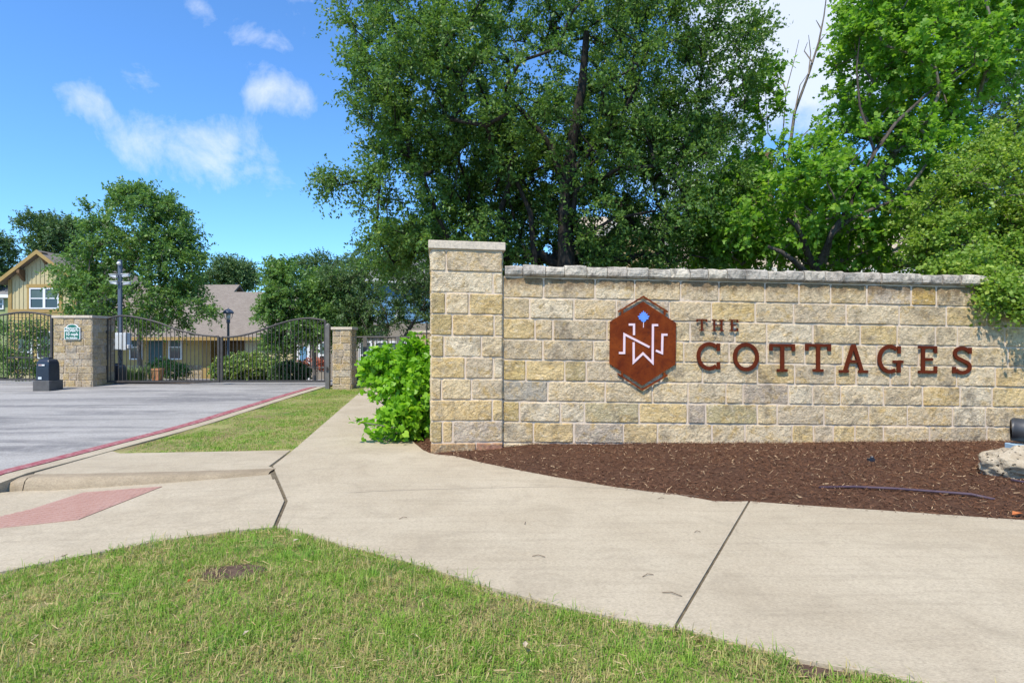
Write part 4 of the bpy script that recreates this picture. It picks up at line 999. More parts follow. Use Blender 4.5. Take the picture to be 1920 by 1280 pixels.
# bare dead sapling against the white cloud
bare = empty('bare_sapling', (QX(1450, 10.9), 10.9, -.05), 'leafless dead sapling with thin grey twigs against the cloud', 'dead tree')
def limb(nm, pts, r0, r1, y, parent=bare, mt=BARK2):
    P = [Q(px, py, y + dy) for px, py, dy in pts]; n = len(P)
    return MB().tube(P, [r0 + (r1 - r0) * i / (n - 1) for i in range(n)], 6).build(nm, mt, parent, True)
limb('trunk', [(1450, 640, 0), (1462, 500, 0), (1470, 400, .05), (1478, 300, .1), (1490, 210, .1), (1516, 140, .05), (1535, 80, 0), (1545, 30, 0), (1550, -10, 0)], .045, .008, 10.9)
for pts in ([(1470, 330, 0), (1468, 250, .05), (1474, 170, .1), (1490, 110, .1), (1498, 75, .1)], [(1516, 140, 0), (1520, 100, 0), (1516, 66, 0)], [(1524, 118, 0), (1508, 96, 0), (1514, 80, 0)], [(1490, 210, 0), (1500, 160, 0), (1522, 128, 0)],
            [(1478, 300, 0), (1440, 250, .1), (1434, 152, .1)], [(1480, 280, 0), (1520, 240, 0), (1560, 215, 0)], [(1474, 170, 0), (1462, 140, 0), (1464, 128, 0)], [(1535, 80, 0), (1550, 62, 0)], [(1540, 55, 0), (1530, 38, 0)]):
    limb('branch', pts, .014, .004, 10.9)
# trees by and beyond the gate
tree('gate_tree', 'full rounded green tree behind the left gate leaf', (QX(262, 23), 23, gz(23)), .16,
     [E(265, 440, 23, 88, 70, 2.0), E(330, 500, 23, 48, 60, 1.4), E(195, 465, 23, 45, 50, 1.4), E(255, 370, 23, 32, 22, .8, .6), E(310, 400, 23, 28, 24, .8, .5), E(150, 530, 22.5, 45, 30, 1.0), E(250, 550, 22.5, 95, 40, 1.5), E(362, 572, 22.5, 34, 24, .9), E(185, 590, 22.5, 50, 18, .9), E(300, 600, 22.4, 70, 12, .9, .5)],
     L_PEAR, BARK2, 520, 7, 15, .125, 'kite', .62, 21, .2, flat=.6)
tree('right_gate_tree', 'leafy green tree with slim trunk behind the right gate leaf', (QX(590, 20.5), 20.5, gz(20.5)), .11,
     [E(570, 550, 20.5, 55, 45, 1.3), E(528, 580, 20.3, 34, 36, .9), E(615, 570, 20.5, 50, 50, 1.2), E(528, 512, 20.5, 22, 16, .6, .4), E(590, 615, 20.4, 60, 26, 1.1), E(530, 640, 20.3, 26, 12, .6, .4), E(650, 600, 20.6, 42, 36, 1.0)],
     L_PEAR, BARK2, 360, 7, 15, .115, 'kite', .5, 23, .45, flat=.6)
lo_b = Q(712, 690, 19.5)
tree('live_oak', 'dark live oak with leaning black trunk beside the walk gate', (lo_b.x, 19.5, gz(19.5)), .20,
     [E(730, 530, 20, 80, 50, 1.7), E(790, 480, 20, 80, 60, 1.8), E(700, 590, 19.8, 60, 35, 1.1), E(650, 530, 20.5, 50, 40, 1.2), E(790, 570, 20, 50, 40, 1.1)],
     L_OAK, BARK, 330, 7, 16, .085, 'kite', .5, 27, .4, lean=Q(795, 570, 19.5))
tree('far_oak', 'dark distant oak above the left house roof', (QX(80, 42), 42, gz(42)), .3,
     [E(75, 425, 42, 26, 14, 1.6), E(122, 440, 42, 20, 22, 1.6), E(100, 470, 42, 32, 22, 1.6)], L_OAK, BARK, 180, 7, 14, .18, 'kite', 1.0, 31, .3, group='trees beyond the houses')
tree('far_oak', 'pale green distant tree rising over the middle house roof', (QX(440, 46), 46, gz(46)), .3,
     [E(440, 508, 46, 30, 16, 2.0), E(405, 530, 46, 25, 18, 1.6), E(460, 530, 46, 18, 18, 1.6)], L_PALE, BARK, 170, 7, 14, .19, 'kite', 1.0, 33, .3, group='trees beyond the houses')
tree('far_oak', 'tree cut off by the photo edge beside the left house', (QX(-20, 36), 36, gz(36)), .25,
     [E(-25, 475, 36, 30, 42, 1.8), E(-5, 525, 36, 22, 26, 1.3)], L_OAK, BARK, 150, 7, 14, .15, 'kite', .8, 35, .3, group='trees beyond the houses')
tree('far_oak', 'blue green distant tree between gate tree and live oak', (QX(590, 44), 44, gz(44)), .3,
     [E(600, 505, 44, 36, 22, 2.2), E(690, 515, 44, 50, 40, 2.2), E(535, 545, 44, 24, 18, 1.8), E(760, 500, 44, 50, 50, 2.2)], L_OAK, BARK, 260, 7, 14, .19, 'kite', 1.0, 37, .3, group='trees beyond the houses')
# plants
def plant(name, label, blobs, leafmat, base, ncl, tw, lpt, leaf, kind, twl, seed, cat='shrub', **k):
    return tree(name, label, base, .02, blobs, leafmat, BARK2, ncl, tw, lpt, leaf, kind, twl, seed, .1, cat=cat, crown_name='foliage', **k)
YB = 8.3
plant('vine_bush', 'bright green broad-leaved vine bush growing against the pillar', [E(772, 725, YB, 26, 56, .6), E(742, 712, YB + .2, 24, 28, .4), E(784, 668, YB + .3, 16, 20, .4), E(722, 690, YB + .2, 14, 14, .25, .10), E(755, 778, YB - .4, 34, 20, .4), E(792, 750, YB - .3, 9, 50, .35)],
      L_BUSH, (QX(775, YB), YB, .0), 230, 4, 10, .076, 'vine', .30, 51, stems=4, flat=.5)
def runner(label, pts, seed):
    P = [Q(px, py, y) for px, py, y in pts]; root = empty('vine_runner', P[0], label, 'vine')
    MB().tube(P, [.008] * (len(P) - 1) + [.003], 5).build('stems', BARK2, root)
    g = np.random.default_rng(seed); pos_ = []
    for i in range(len(P) - 1):
        for k in range(13): pos_.append(np.array(P[i].lerp(P[i + 1], k / 13)) + g.normal(0, .04, 3))
    pos_ = np.array(pos_); V, F = leaf_mesh(pos_, g.normal(0, 1, pos_.shape) + np.array([0, -.4, .1]), .085, 'vine', .8, g)
    big('foliage', V, F, L_BUSH, root)
runner('leafy vine runner reaching low across the sidewalk', [(770, 800, 7.6), (735, 801, 7.35), (700, 795, 7.3), (662, 788, 7.3)], 61)
runner('upper leafy vine runner arching out over the sidewalk', [(760, 770, 8.2), (725, 762, 8.2), (700, 745, 8.25), (682, 732, 8.3)], 62)
plant('round_hedge', 'clipped variegated round hedge behind the lamp post', [E(465, 690, 22.5, 52, 24, 1.0), E(435, 690, 22.3, 30, 20, .8), E(500, 693, 22.4, 30, 18, .8)], L_HEDGE, (QX(465, 22.5), 22.5, gz(22.5)), 330, 6, 9, .07, 'round', .22, 53, shell=.85)
plant('dark_shrub', 'dark low shrub between hedge and slim tree', [E(545, 698, 21.5, 30, 16, .6)], L_OAK, (QX(545, 21.5), 21.5, gz(21.5)), 110, 6, 9, .07, 'round', .22, 54, shell=.8)
plant('leafy_shrub', 'thin leafy shrub behind the far left gate', [E(20, 650, 22, 30, 45, .7), E(50, 660, 22, 28, 40, .7), E(70, 620, 22.3, 18, 22, .5), E(35, 690, 22, 40, 14, .6)], L_PEAR, (QX(35, 22), 22, gz(22)), 150, 5, 9, .09, 'kite', .4, 55, stems=3)
plant('leafy_shrub', 'green shrub beside the terracotta planter', [E(320, 694, 23, 24, 12, .6), E(300, 690, 24, 20, 12, .5)], L_PEAR, (QX(320, 23), 23, gz(23)), 90, 5, 9, .09, 'kite', .3, 56)
plant('flower_bed', 'coral red flowers behind the slim tree trunk', [E(590, 683, 25, 28, 7, .5)], FLOWER, (QX(590, 25), 25, gz(25) + .3), 60, 4, 4, .08, 'round', .2, 57, cat='flowers')
plant('low_shrub', 'dark green shrub under the walk gate windows', [E(690, 700, 21, 25, 10, .5), E(740, 700, 21, 25, 12, .5)], L_OAK, (QX(700, 21), 21, gz(21)), 90, 5, 9, .08, 'kite', .3, 58)
gb = np.random.default_rng(5); n = 900; ox, oy = QX(248, 18.6), 18.6
X = ox + gb.normal(0, .28, n); Yg = oy + gb.normal(0, .18, n); az = np.arctan2(Yg - oy, X - ox) + gb.normal(0, .5, n); h = gb.uniform(.35, .62, n)
B0 = np.stack([X, Yg, np.full(n, gz(18.6) - .05)], 1); dd_ = np.stack([np.cos(az), np.sin(az), np.zeros(n)], 1); s_ = np.stack([-np.sin(az), np.cos(az), np.zeros(n)], 1) * .006
M_ = B0 + dd_ * (h * .15)[:, None] + np.array([0, 0, 1]) * (h * .7)[:, None]; T_ = B0 + dd_ * (h * .5)[:, None] + np.array([0, 0, 1]) * h[:, None]
V = np.stack([B0 - s_, B0 + s_, M_ + s_ * .8, M_ - s_ * .8, T_], 1).reshape(-1, 3); i_ = np.arange(n)[:, None] * 5
tag(big('grass_clump', V, np.concatenate([i_ + [0, 1, 2], i_ + [0, 2, 3], i_ + [3, 2, 4]], 0), mat_leaf('pale_grass', (.16, .24, .08), (.26, .34, .14), None, .3, .6)), 'pale ornamental grass clump behind the left gate leaf', 'ornamental grass')

# ------------------------------------------------------------------ gates and piers
def pier(name, label, cx, y, w, d, h, rows_, seedc, curved=False, z0=None):
    z0 = gz(y) - .05 if z0 is None else z0; root = empty(name, (cx, y + d / 2, z0), label, 'pillar', 'stone gate piers')
    fr = (Vector((cx - w / 2, y, z0)), Vector((1, 0, 0)), Vector((0, -1, 0)), Vector((0, 0, 1)))
    frl = (Vector((cx - w / 2, y + d, z0)), Vector((0, -1, 0)), Vector((-1, 0, 0)), Vector((0, 0, 1)))
    frr = (Vector((cx + w / 2, y, z0)), Vector((0, 1, 0)), Vector((1, 0, 0)), Vector((0, 0, 1)))
    MB().box(cx - w / 2 + .002, cx + w / 2 - .002, y + .002, y + d - .002, z0, z0 + h).build('mortar', MORTAR, root)
    rh = h / rows_
    for r in range(rows_):
        for fi, (f, ln) in enumerate(((fr, w), (frr, d), (frl, d))):
            if fi == 2 and cx < -8: continue
            u = 0
            while u < ln - .01:
                wd = rnd.uniform(.18, .38); 
                if ln - u - wd < .16: wd = ln - u
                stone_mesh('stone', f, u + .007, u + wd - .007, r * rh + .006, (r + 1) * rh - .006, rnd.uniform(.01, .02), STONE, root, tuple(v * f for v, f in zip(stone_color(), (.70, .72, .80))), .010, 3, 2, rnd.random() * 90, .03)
                u += wd
    MB().box(cx - w / 2 - .04, cx + w / 2 + .04, y - .04, y + d + .04, z0 + h, z0 + h + .07).build('cap', CAP, root, False, .006)
    return root
Y1 = 15.0
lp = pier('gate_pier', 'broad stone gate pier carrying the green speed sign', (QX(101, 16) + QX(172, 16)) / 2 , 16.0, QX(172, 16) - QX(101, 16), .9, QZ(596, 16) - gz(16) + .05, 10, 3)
# angled right flank of the broad pier
ax0, ax1 = QX(172, 16), QX(189, 16.5)
fa = (Vector((ax0, 16.0, gz(16) - .05)), Vector((ax1 - ax0, .5, 0)).normalized(), Vector((.5, -(ax1 - ax0), 0)).normalized(), Vector((0, 0, 1)))
ln = math.hypot(ax1 - ax0, .5); hh = QZ(596, 16) - gz(16) + .05
for r in range(10):
    u = 0
    while u < ln - .01:
        wd = ln if r % 2 else rnd.uniform(.25, .35)
        if ln - u - wd < .15: wd = ln - u
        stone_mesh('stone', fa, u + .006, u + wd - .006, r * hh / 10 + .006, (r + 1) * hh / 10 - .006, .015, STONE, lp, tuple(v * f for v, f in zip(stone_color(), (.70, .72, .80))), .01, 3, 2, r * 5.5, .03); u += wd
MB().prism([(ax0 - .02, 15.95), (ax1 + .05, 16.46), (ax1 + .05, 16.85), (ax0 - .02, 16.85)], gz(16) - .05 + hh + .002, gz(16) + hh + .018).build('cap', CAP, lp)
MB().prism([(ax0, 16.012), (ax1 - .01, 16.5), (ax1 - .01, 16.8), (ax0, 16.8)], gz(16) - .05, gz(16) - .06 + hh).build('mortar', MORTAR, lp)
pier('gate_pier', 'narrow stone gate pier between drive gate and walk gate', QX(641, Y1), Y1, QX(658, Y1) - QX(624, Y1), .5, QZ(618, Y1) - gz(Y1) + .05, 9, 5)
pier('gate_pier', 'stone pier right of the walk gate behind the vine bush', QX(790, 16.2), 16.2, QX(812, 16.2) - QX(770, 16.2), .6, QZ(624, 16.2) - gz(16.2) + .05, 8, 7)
def catmull_y(pts, x):
    for i in range(len(pts) - 1):
        if pts[i][0] <= x <= pts[i + 1][0]:
            p0, p1, p2, p3 = pts[max(i - 1, 0)], pts[i], pts[i + 1], pts[min(i + 2, len(pts) - 1)]; t = (x - p1[0]) / (p2[0] - p1[0])
            return .5 * (2 * p1[1] + (-p0[1] + p2[1]) * t + (2 * p0[1] - 5 * p1[1] + 4 * p2[1] - p3[1]) * t * t + (-p0[1] + 3 * p1[1] - 3 * p2[1] + p3[1]) * t ** 3)
    return pts[-1][1]
def gate(label, top, bot, y, nbars, group='iron gate leaves', frames=True, midrail=None):
    """top: list of photo (x, y) of the curved top rail; straight bottom rail"""
    x0, x1 = top[0][0], top[-1][0]; root = empty('iron_gate', (QX((x0 + x1) / 2, y), y, QZ(bot, y)), label, 'gate', group)
    N = 28; P = [Q(x0 + (x1 - x0) * i / N, catmull_y(top, x0 + (x1 - x0) * i / N), y) for i in range(N + 1)]
    MB().tube(P, .026, 8).build('top_rail', IRON, root, True)
    MB().box(P[0].x, P[-1].x, y - .025, y + .025, QZ(bot, y) - .03, QZ(bot, y) + .03).build('bottom_rail', IRON, root)
    if midrail: MB().box(QX(midrail[0], y), QX(midrail[1], y), y - .02, y + .02, QZ(midrail[2], y) - .018, QZ(midrail[2], y) + .018).build('mid_rail', IRON, root)
    for s in (0, -1) if frames else ():
        MB().box(P[s].x - .03, P[s].x + .03, y - .03, y + .03, QZ(bot, y) - .03, P[s].z).build('stile', IRON, root)
    for k in range(1, nbars):
        px = x0 + (x1 - x0) * k / nbars; x = QX(px, y)
        MB().tube([(x, y, QZ(bot, y)), (x, y, QZ(catmull_y(top, px), y))], .0115, 5, False).build('bar', IRON, root)
    return root
YG = 16.6
gate('left leaf of the double drive gate dipping toward the middle', [(200, 597), (225, 592), (250, 594), (280, 600), (300, 606), (330, 617), (360, 625), (385, 629), (410, 631)], 715, YG, 28)
gate('right leaf of the double drive gate beside the lamp post', [(416, 632), (440, 631), (470, 625), (500, 615), (530, 605), (555, 599), (580, 596.5), (600, 599), (610, 601)], 714.5, YG, 27)
gate('arched iron gate left of the broad pier with the sign', [(-70, 612), (-30, 598), (0, 591), (40, 585.5), (70, 587), (97, 592)], 711, 17.0, 24, midrail=(15, 68, 670))
gp = empty('gate_post', (QX(613, Y1 + .1), Y1 + .1, gz(15)), 'square taupe steel post beside the narrow stone pier', 'post')
MB().box(QX(613, 15) - .055, QX(613, 15) + .055, Y1 + .02, Y1 + .13, gz(15) - .1, QZ(610, 15)).build('post', POSTM, gp, False, .006)
MB().lathe((QX(613, 15), Y1 + .075, QZ(610, 15)), [(.06, 0), (.06, .015), (.03, .05), (.005, .06)], 10).build('cap', POSTM, gp)
MB().box(QX(613, 15) - .03, QX(613, 15) + .02, Y1 - .02, Y1 + .02, QZ(694, 15), QZ(688, 15)).build('latch', IRON, gp)
gp2 = empty('gate_post', (QX(192, 16.55), 16.55, gz(16.5)), 'square taupe steel post at the flank of the broad pier', 'post')
MB().box(QX(189.5, 16.55), QX(197, 16.55), 16.5, 16.62, gz(16.5) - .1, QZ(598, 16.55)).build('post', POSTM, gp2, False, .006)
for zz_ in (622, 690): MB().box(QX(196, 16.55), QX(201, 16.55), 16.54, 16.6, QZ(zz_ + 3, 16.55), QZ(zz_ - 3, 16.55)).build('hinge', IRON, gp2)
wg = gate('small iron walk gate between the two stone piers', [(684, 632), (716, 632), (748, 632)], 729, 15.9, 9, frames=False)
for px, w in ((685, .055), (747, .05)): MB().box(QX(px, 15.9) - w, QX(px, 15.9) + w, 15.85, 15.95, gz(15.9) - .05, QZ(630, 15.9)).build('post', POSTM, wg, False, .005)
MB().box(QX(688, 15.9), QX(692, 15.9), 15.8, 15.86, QZ(668, 15.9), QZ(656, 15.9)).build('lock_box', LGREY, wg)
for (xa, xb, lab) in ((669, 683, 'short iron fence panel joining pier and walk gate'), (750, 771, 'short iron fence panel right of the walk gate')):
    f = gate(lab, [(xa, 632), ((xa + xb) / 2, 632), (xb, 632)], 729, 15.95, 3 if xb - xa < 16 else 4, 'iron fence panels', False); f.name = 'fence_panel'; f['category'] = 'fence'
# side fence running back along the vine bush
sf = empty('fence_panel', (QX(806, 14), 14, gz(14)), 'dark iron fence running back above the vine bush', 'fence', 'iron fence panels')
A_, B_ = Vector((QX(800, 9.6), 9.6, 0)), Vector((QX(800, 16.0), 16.0, 0))
for z_ in (.2, 1.55): MB().tube([A_ + Vector((0, 0, z_)), B_ + Vector((0, 0, z_ + .05))], .02, 6).build('rail', IRON, sf)
for k in range(40):
    p = A_.lerp(B_, k / 39); MB().tube([p + Vector((0, 0, .1)), p + Vector((0, 0, 1.62))], .011, 5, False).build('bar', IRON, sf)

# sign on the broad pier
sgx, sgy = QX(135.5, 15.96), 15.96
sg = empty('speed_sign', (sgx, sgy, QZ(637, sgy)), 'green sign with white lettering on the broad stone pier', 'sign')
def sign_shape(grow):
    x0, x1, z0, z1 = QX(121, sgy) - grow, QX(150.5, sgy) + grow, QZ(636.5, sgy) - grow, QZ(613, sgy) + grow
    cx = (x0 + x1) / 2; pts = [(x0, z0), (x1, z0), (x1, z1 - .02), (x1 - .06, z1)]
    pts += [(cx + (x1 - .06 - cx) * math.cos(R(a)), z1 + .08 * math.sin(R(a))) for a in range(10, 180, 17)] + [(x0 + .06, z1), (x0, z1 - .02)]; return pts
def front_plate(name, pts, y0, y1, mat, parent):
    k = len(pts); return MB().add([(x, y0, z) for x, z in pts] + [(x, y1, z) for x, z in pts], [tuple(range(k)), tuple(range(2 * k - 1, k - 1, -1))] + [((i + 1) % k, i, k + i, k + (i + 1) % k) for i in range(k)]).build(name, mat, parent)
front_plate('border', sign_shape(.0), sgy - .012, sgy + .02, LETTERW, sg); front_plate('face', sign_shape(-.016), sgy - .016, sgy - .011, GREEN, sg)
def text(body, x, z, size, y, mat, parent, bold=.0):
    cu = bpy.data.curves.new('lettering', 'FONT'); cu.body = body; cu.size = size; cu.align_x = 'CENTER'; cu.extrude = .002; cu.offset = bold
    o = bpy.data.objects.new('lettering', cu); col.objects.link(o); cu.materials.append(mat); o.parent = parent
    bpy.context.view_layer.update()
    me = bpy.data.meshes.new_from_object(o); col.objects.unlink(o); bpy.data.objects.remove(o)
    o = bpy.data.objects.new('lettering', me); col.objects.link(o); o.parent = parent
    if not me.materials: me.materials.append(mat)
    o.location = Vector((x, y, z)) - wloc(parent); o.rotation_euler = (R(90), 0, 0); return o
for body, py, s_z in (('PRIVATE', 617.5, .085), ('PROPERTY', 622, .08), ('10 mph', 629, .115), ('No Soliciting', 634.5, .06)):
    text(body, sgx, QZ(py, sgy), s_z, sgy - .018, LETTERW, sg, .002)

# gate operators, cabinet on pole, lamp
def operator(px0, px1, ytop, ymid, ybot, y, label, padm=GREYPAD):
    x0, x1 = QX(px0, y), QX(px1, y); w = x1 - x0; root = empty('gate_operator', ((x0 + x1) / 2, y + .3, QZ(ybot, y)), label, 'gate operator', 'gate operators')
    MB().box(x0 - .04, x1 + .04, y - .03, y + .44, QZ(ybot, y) - .06, QZ(ymid, y)).build('pad', padm, root, False, .01)
    z0, z1 = QZ(ymid, y), QZ(ytop, y); h = z1 - z0; b = MB(); rings = []
    for t, k in ((0, 1), (.55, .985), (.75, .96), (.87, .90), (.95, .80), (1.0, .62)):
        cx, cy = (x0 + x1) / 2, y + .20; a, c = w / 2 * k, .19 * k; rings.append([(cx - a, cy - c, z0 + h * .93 * t), (cx + a, cy - c, z0 + h * .93 * t), (cx + a, cy + c, z0 + h * .93 * t), (cx - a, cy + c, z0 + h * .93 * t)])
    b.add([p for r_ in rings for p in r_], [(i * 4 + k, i * 4 + (k + 1) % 4, i * 4 + 4 + (k + 1) % 4, i * 4 + 4 + k) for i in range(5) for k in range(4)] + [(20, 21, 22, 23)])
    body = b.build('cover', NAVY, root, False, .025)
    cx = (x0 + x1) / 2
    MB().box(cx - w * .22, cx + w * .22, y + .12, y + .28, z0 + h * .9, z1).build('top_handle', NAVY, body, False, .015)
    MB().box(cx - w * .25, cx + w * .2, y - .004, y + .01, z0 + h * .64, z0 + h * .70).build('label_plate', LETTERW, body)
    MB().box(cx - w * .25, cx + w * .0, y - .006, y + .006, z0 + h * .655, z0 + h * .69).build('red_mark', RED, body)
    MB().box(cx - w * .28, cx - w * .02, y - .006, y + .012, z0 + h * .06, z0 + h * .16).build('label_plate', LGREY, body)
    return root
operator(66, 91, 670, 713.5, 733, 14.9, 'black gate operator box on grey pad in front of the broad pier')
operator(200, 222, 681, 714, 718, 17.2, 'dark blue gate operator box behind the left gate leaf')
pl = empty('camera_pole', (QX(224.5, 18), 18, gz(18)), 'tall dark square pole with white cameras beside the broad pier', 'pole')
MB().box(QX(220.5, 18), QX(226.5, 18), 18, 18.08, gz(18) - .1, QZ(487, 18)).build('pole', LAMPM, pl, False, .006)
for px, py, sx_ in ((213, 517.5, -1), (236, 516.5, 1), (214, 530.5, -1), (238, 531.5, 1)):
    c = Q(px, py, 17.95); cm_ = MB().tube([c + Vector((-.10, 0, -.015 * sx_)), c + Vector((.10, 0, .015 * sx_))], .045, 10).build('camera', WHITE, pl, True)
    MB().box(c.x - .12, c.x + .12, 17.89, 18.0, c.z + .04, c.z + .055).build('hood', WHITE, cm_)
MB().lathe((QX(224.5, 18), 17.96, QZ(497, 18)), [(.025, -.0), (.05, .016), (.06, .05), (.05, .085), (.015, .10)], 14).build('globe_light', WHITE, pl, True)
MB().tube([(QX(224.5, 18), 17.93, QZ(655, 18)), (QX(226, 18), 17.93, QZ(668, 18)), (QX(231, 18), 17.95, QZ(676, 18))], .015, 6).build('conduit', IRON, pl)
cb_ = empty('control_cabinet', (QX(217, 17.8), 17.8, QZ(656, 17.8)), 'pale grey control cabinet mounted on the camera pole', 'cabinet')
MB().box(QX(196, 17.8), QX(239, 17.8), 17.72, 17.99, QZ(656, 17.8), QZ(624, 17.8)).build('case', LGREY, cb_, False, .008)
MB().box(QX(197.5, 17.8), QX(231, 17.8), 17.705, 17.722, QZ(654.5, 17.8), QZ(625.5, 17.8)).build('door', LGREY, cb_, False, .004)
MB().box(QX(211, 17.8), QX(219, 17.8), 17.70, 17.706, QZ(634, 17.8), QZ(630, 17.8)).build('label_plate', LETTERW, cb_)
MB().box(QX(234, 17.8), QX(243, 17.8), 17.74, 17.95, QZ(653, 17.8), QZ(646, 17.8)).build('side_box', WHITE, cb_, False, .01)
yl = 23.5; lx = QX(428, yl); lz = gz(yl)
lm = empty('street_lamp', (lx, yl, lz), 'slender slate lamp post with domed head behind the gate', 'lamp')
hL = QZ(577, yl) - lz; k_ = hL / 3.0
MB().lathe((lx, yl, lz), [(.17, 0), (.17, .08), (.12, .12), (.10, .3), (.075, .38), (.055, .45), (.045, 2.3), (.07, 2.32), (.075, 2.4), (.05, 2.45)], 14).build('post', LAMPM, lm, True)
MB().lathe((lx, yl, lz + 2.45), [(.05, 0), (.08, .08), (.09, .22), (.085, .26)], 14).build('lens', simple('frosted_lens', (.6, .62, .6), (.5, .52, .5), 9, .3), lm, True)
MB().lathe((lx, yl, lz + 2.70), [(.20, 0), (.21, .03), (.18, .10), (.10, .16), (.03, .19), (.02, .23)], 16).build('hood', LAMPM, lm, True)
for s in (-1, 1): MB().tube([(lx + .05 * s, yl, lz + 2.42), (lx + .15 * s, yl, lz + 2.55), (lx + .18 * s, yl, lz + 2.71)], .012, 6).build('bracket', LAMPM, lm)
px_, py_ = QX(295.5, 21), 21
tp = empty('terracotta_planter', (px_, py_, gz(21)), 'square terracotta planter behind the left gate leaf', 'planter')
MB().add([(px_ - .12, py_ - .12, gz(21)), (px_ + .12, py_ - .12, gz(21)), (px_ + .12, py_ + .12, gz(21)), (px_ - .12, py_ + .12, gz(21)), (px_ - .15, py_ - .15, gz(21) + .40), (px_ + .15, py_ - .15, gz(21) + .40), (px_ + .15, py_ + .15, gz(21) + .40), (px_ - .15, py_ + .15, gz(21) + .40)],
         [(3, 2, 1, 0), (0, 1, 5, 4), (1, 2, 6, 5), (2, 3, 7, 6), (3, 0, 4, 7), (4, 5, 6, 7)]).build('pot', TERRA, tp)
MB().box(px_ - .165, px_ + .165, py_ - .165, py_ + .165, gz(21) + .39, gz(21) + .45).build('rim', TERRA, tp)
bed = sheet('planting_bed', frange(-14, -9.4, 8), frange(16.85, 24, 10), lambda x, y: gz(y) + .01 + .03 * mn.noise(Vector((x, y, 0))), PLANTER); tag(bed, 'bare brown planting bed behind the left gate leaf', 'bed')

# ------------------------------------------------------------------ houses
def window(parent, x0, x1, z0, z1, y, sashes=1, frame=WHITE, blind=True, fw=.07, face=-1):
    n = sashes; w = (x1 - x0) / n
    for k in range(n):
        a, b_ = x0 + w * k, x0 + w * (k + 1); zm = (z0 + z1) / 2
        f = MB()
        f.box(a, a + fw, y - .05, y + .03, z0, z1).box(b_ - fw, b_, y - .05, y + .03, z0, z1).box(a + fw, b_ - fw, y - .048, y + .03, z1 - fw, z1).box(a + fw, b_ - fw, y - .048, y + .03, z0, z0 + fw).box(a + fw, b_ - fw, y - .044, y + .03, zm - fw * .4, zm + fw * .4)
        fo = f.build('window', frame, parent)
        MB().box(a + fw, b_ - fw, y - .012, y + .0, z0 + fw, zm - fw * .4).build('pane', GLASS, fo)
        MB().box(a + fw, b_ - fw, y - .014, y + .0, zm + fw * .4, z1 - fw).build('pane', SHADE if blind else GLASS, fo)
def gable_roof(parent, x0, x1, y0, y1, ze, zr, mat, over=.35, axis='y', th=.12, fascia=TRIMY, name='roof'):
    """axis: direction of the ridge"""
    b = MB(); fs = MB()
    if axis == 'y':
        xm = (x0 + x1) / 2; sl = (zr - ze) / (xm - x0); xe0, xe1 = x0 - over, x1 + over; zo = ze - sl * over; ya, yb = y0 - over, y1 + over
        for xa, za, xb, zb in ((xe0, zo, xm, zr), (xm, zr, xe1, zo)):
            b.hexa([(xa, ya, za), (xb, ya, zb), (xb, yb, zb), (xa, yb, za), (xa, ya, za + th), (xb, ya, zb + th), (xb, yb, zb + th), (xa, yb, za + th)])
            fs.hexa([(xa, ya - .03, za - .1), (xb, ya - .03, zb - .1), (xb, ya - .004, zb - .1), (xa, ya - .004, za - .1), (xa, ya - .03, za + th + .02), (xb, ya - .03, zb + th + .02), (xb, ya - .004, zb + th + .02), (xa, ya - .004, za + th + .02)])
    else:
        ym = (y0 + y1) / 2; sl = (zr - ze) / (ym - y0); ye0, ye1 = y0 - over, y1 + over; zo = ze - sl * over; xa, xb = x0 - over, x1 + over
        for a, za, c, zc in ((ye0, zo, ym, zr), (ym, zr, ye1, zo)):
            b.hexa([(xa, a, za), (xb, a, za), (xb, c, zc), (xa, c, zc), (xa, a, za + th), (xb, a, za + th), (xb, c, zc + th), (xa, c, zc + th)])
        fs.box(xa, xb, ye0 - .04, ye0 - .004, zo - .06, zo + th + .01)
    ro = b.build(name, mat, parent); fs.build('fascia', fascia, ro); return ro
def gable_wall(x0, x1, y0, y1, z0, ze, zr, axis='y'):
    b = MB()
    if axis == 'y':
        xm = (x0 + x1) / 2
        prof_ = [(x0, z0), (x1, z0), (x1, ze), (xm, zr), (x0, ze)]; k = 5
        b.add([(x, y0, z) for x, z in prof_] + [(x, y1, z) for x, z in prof_], [tuple(range(k)), tuple(range(2 * k - 1, k - 1, -1))] + [((i + 1) % k, i, k + i, k + (i + 1) % k) for i in range(k)])
    else:
        ym = (y0 + y1) / 2; prof_ = [(y0, z0), (y1, z0), (y1, ze), (ym, zr), (y0, ze)]; k = 5
        b.add([(x0, y, z) for y, z in prof_] + [(x1, y, z) for y, z in prof_], [tuple(range(k - 1, -1, -1)), tuple(range(k, 2 * k))] + [(i, (i + 1) % k, k + (i + 1) % k, k + i) for i in range(k)])
    return b
def siding(parent, x0, x1, y, z0, z1, step, mat):
    z = z0
    while z < z1 - .02:
        zt = min(z + step, z1)
        MB().hexa([(x0, y - .035, z), (x1, y - .035, z), (x1, y - .002, z), (x0, y - .002, z), (x0, y - .012, zt - .003), (x1, y - .012, zt - .003), (x1, y - .002, zt - .003), (x0, y - .002, zt - .003)]).build('siding_board', mat, parent)
        z = zt
YH = 33.0; g0 = -.85
hl = empty('gabled_house', (QX(80, YH), YH + 3, g0), 'cream and yellow two-storey gabled house left of the gate tree', 'house')
X0, X1 = QX(17, YH), QX(143, YH); zr, ze = QZ(476, YH), QZ(524, YH)
gable_wall(X0, X1, YH, YH + 7, g0, ze, zr).build('wall', CREAM, hl)
gable_roof(hl, X0, X1, YH, YH + 7, ze + .02, zr + .04, ROOF, .42)
zt = QZ(583, YH)
siding(hl, X0, X1, YH, g0 + .3, zt - .1, .17, YELLOW)
MB().box(X0 - .03, X1 + .03, YH - .06, YH - .003, zt - .1, zt + .1).build('belt_trim', TRIMY, hl)
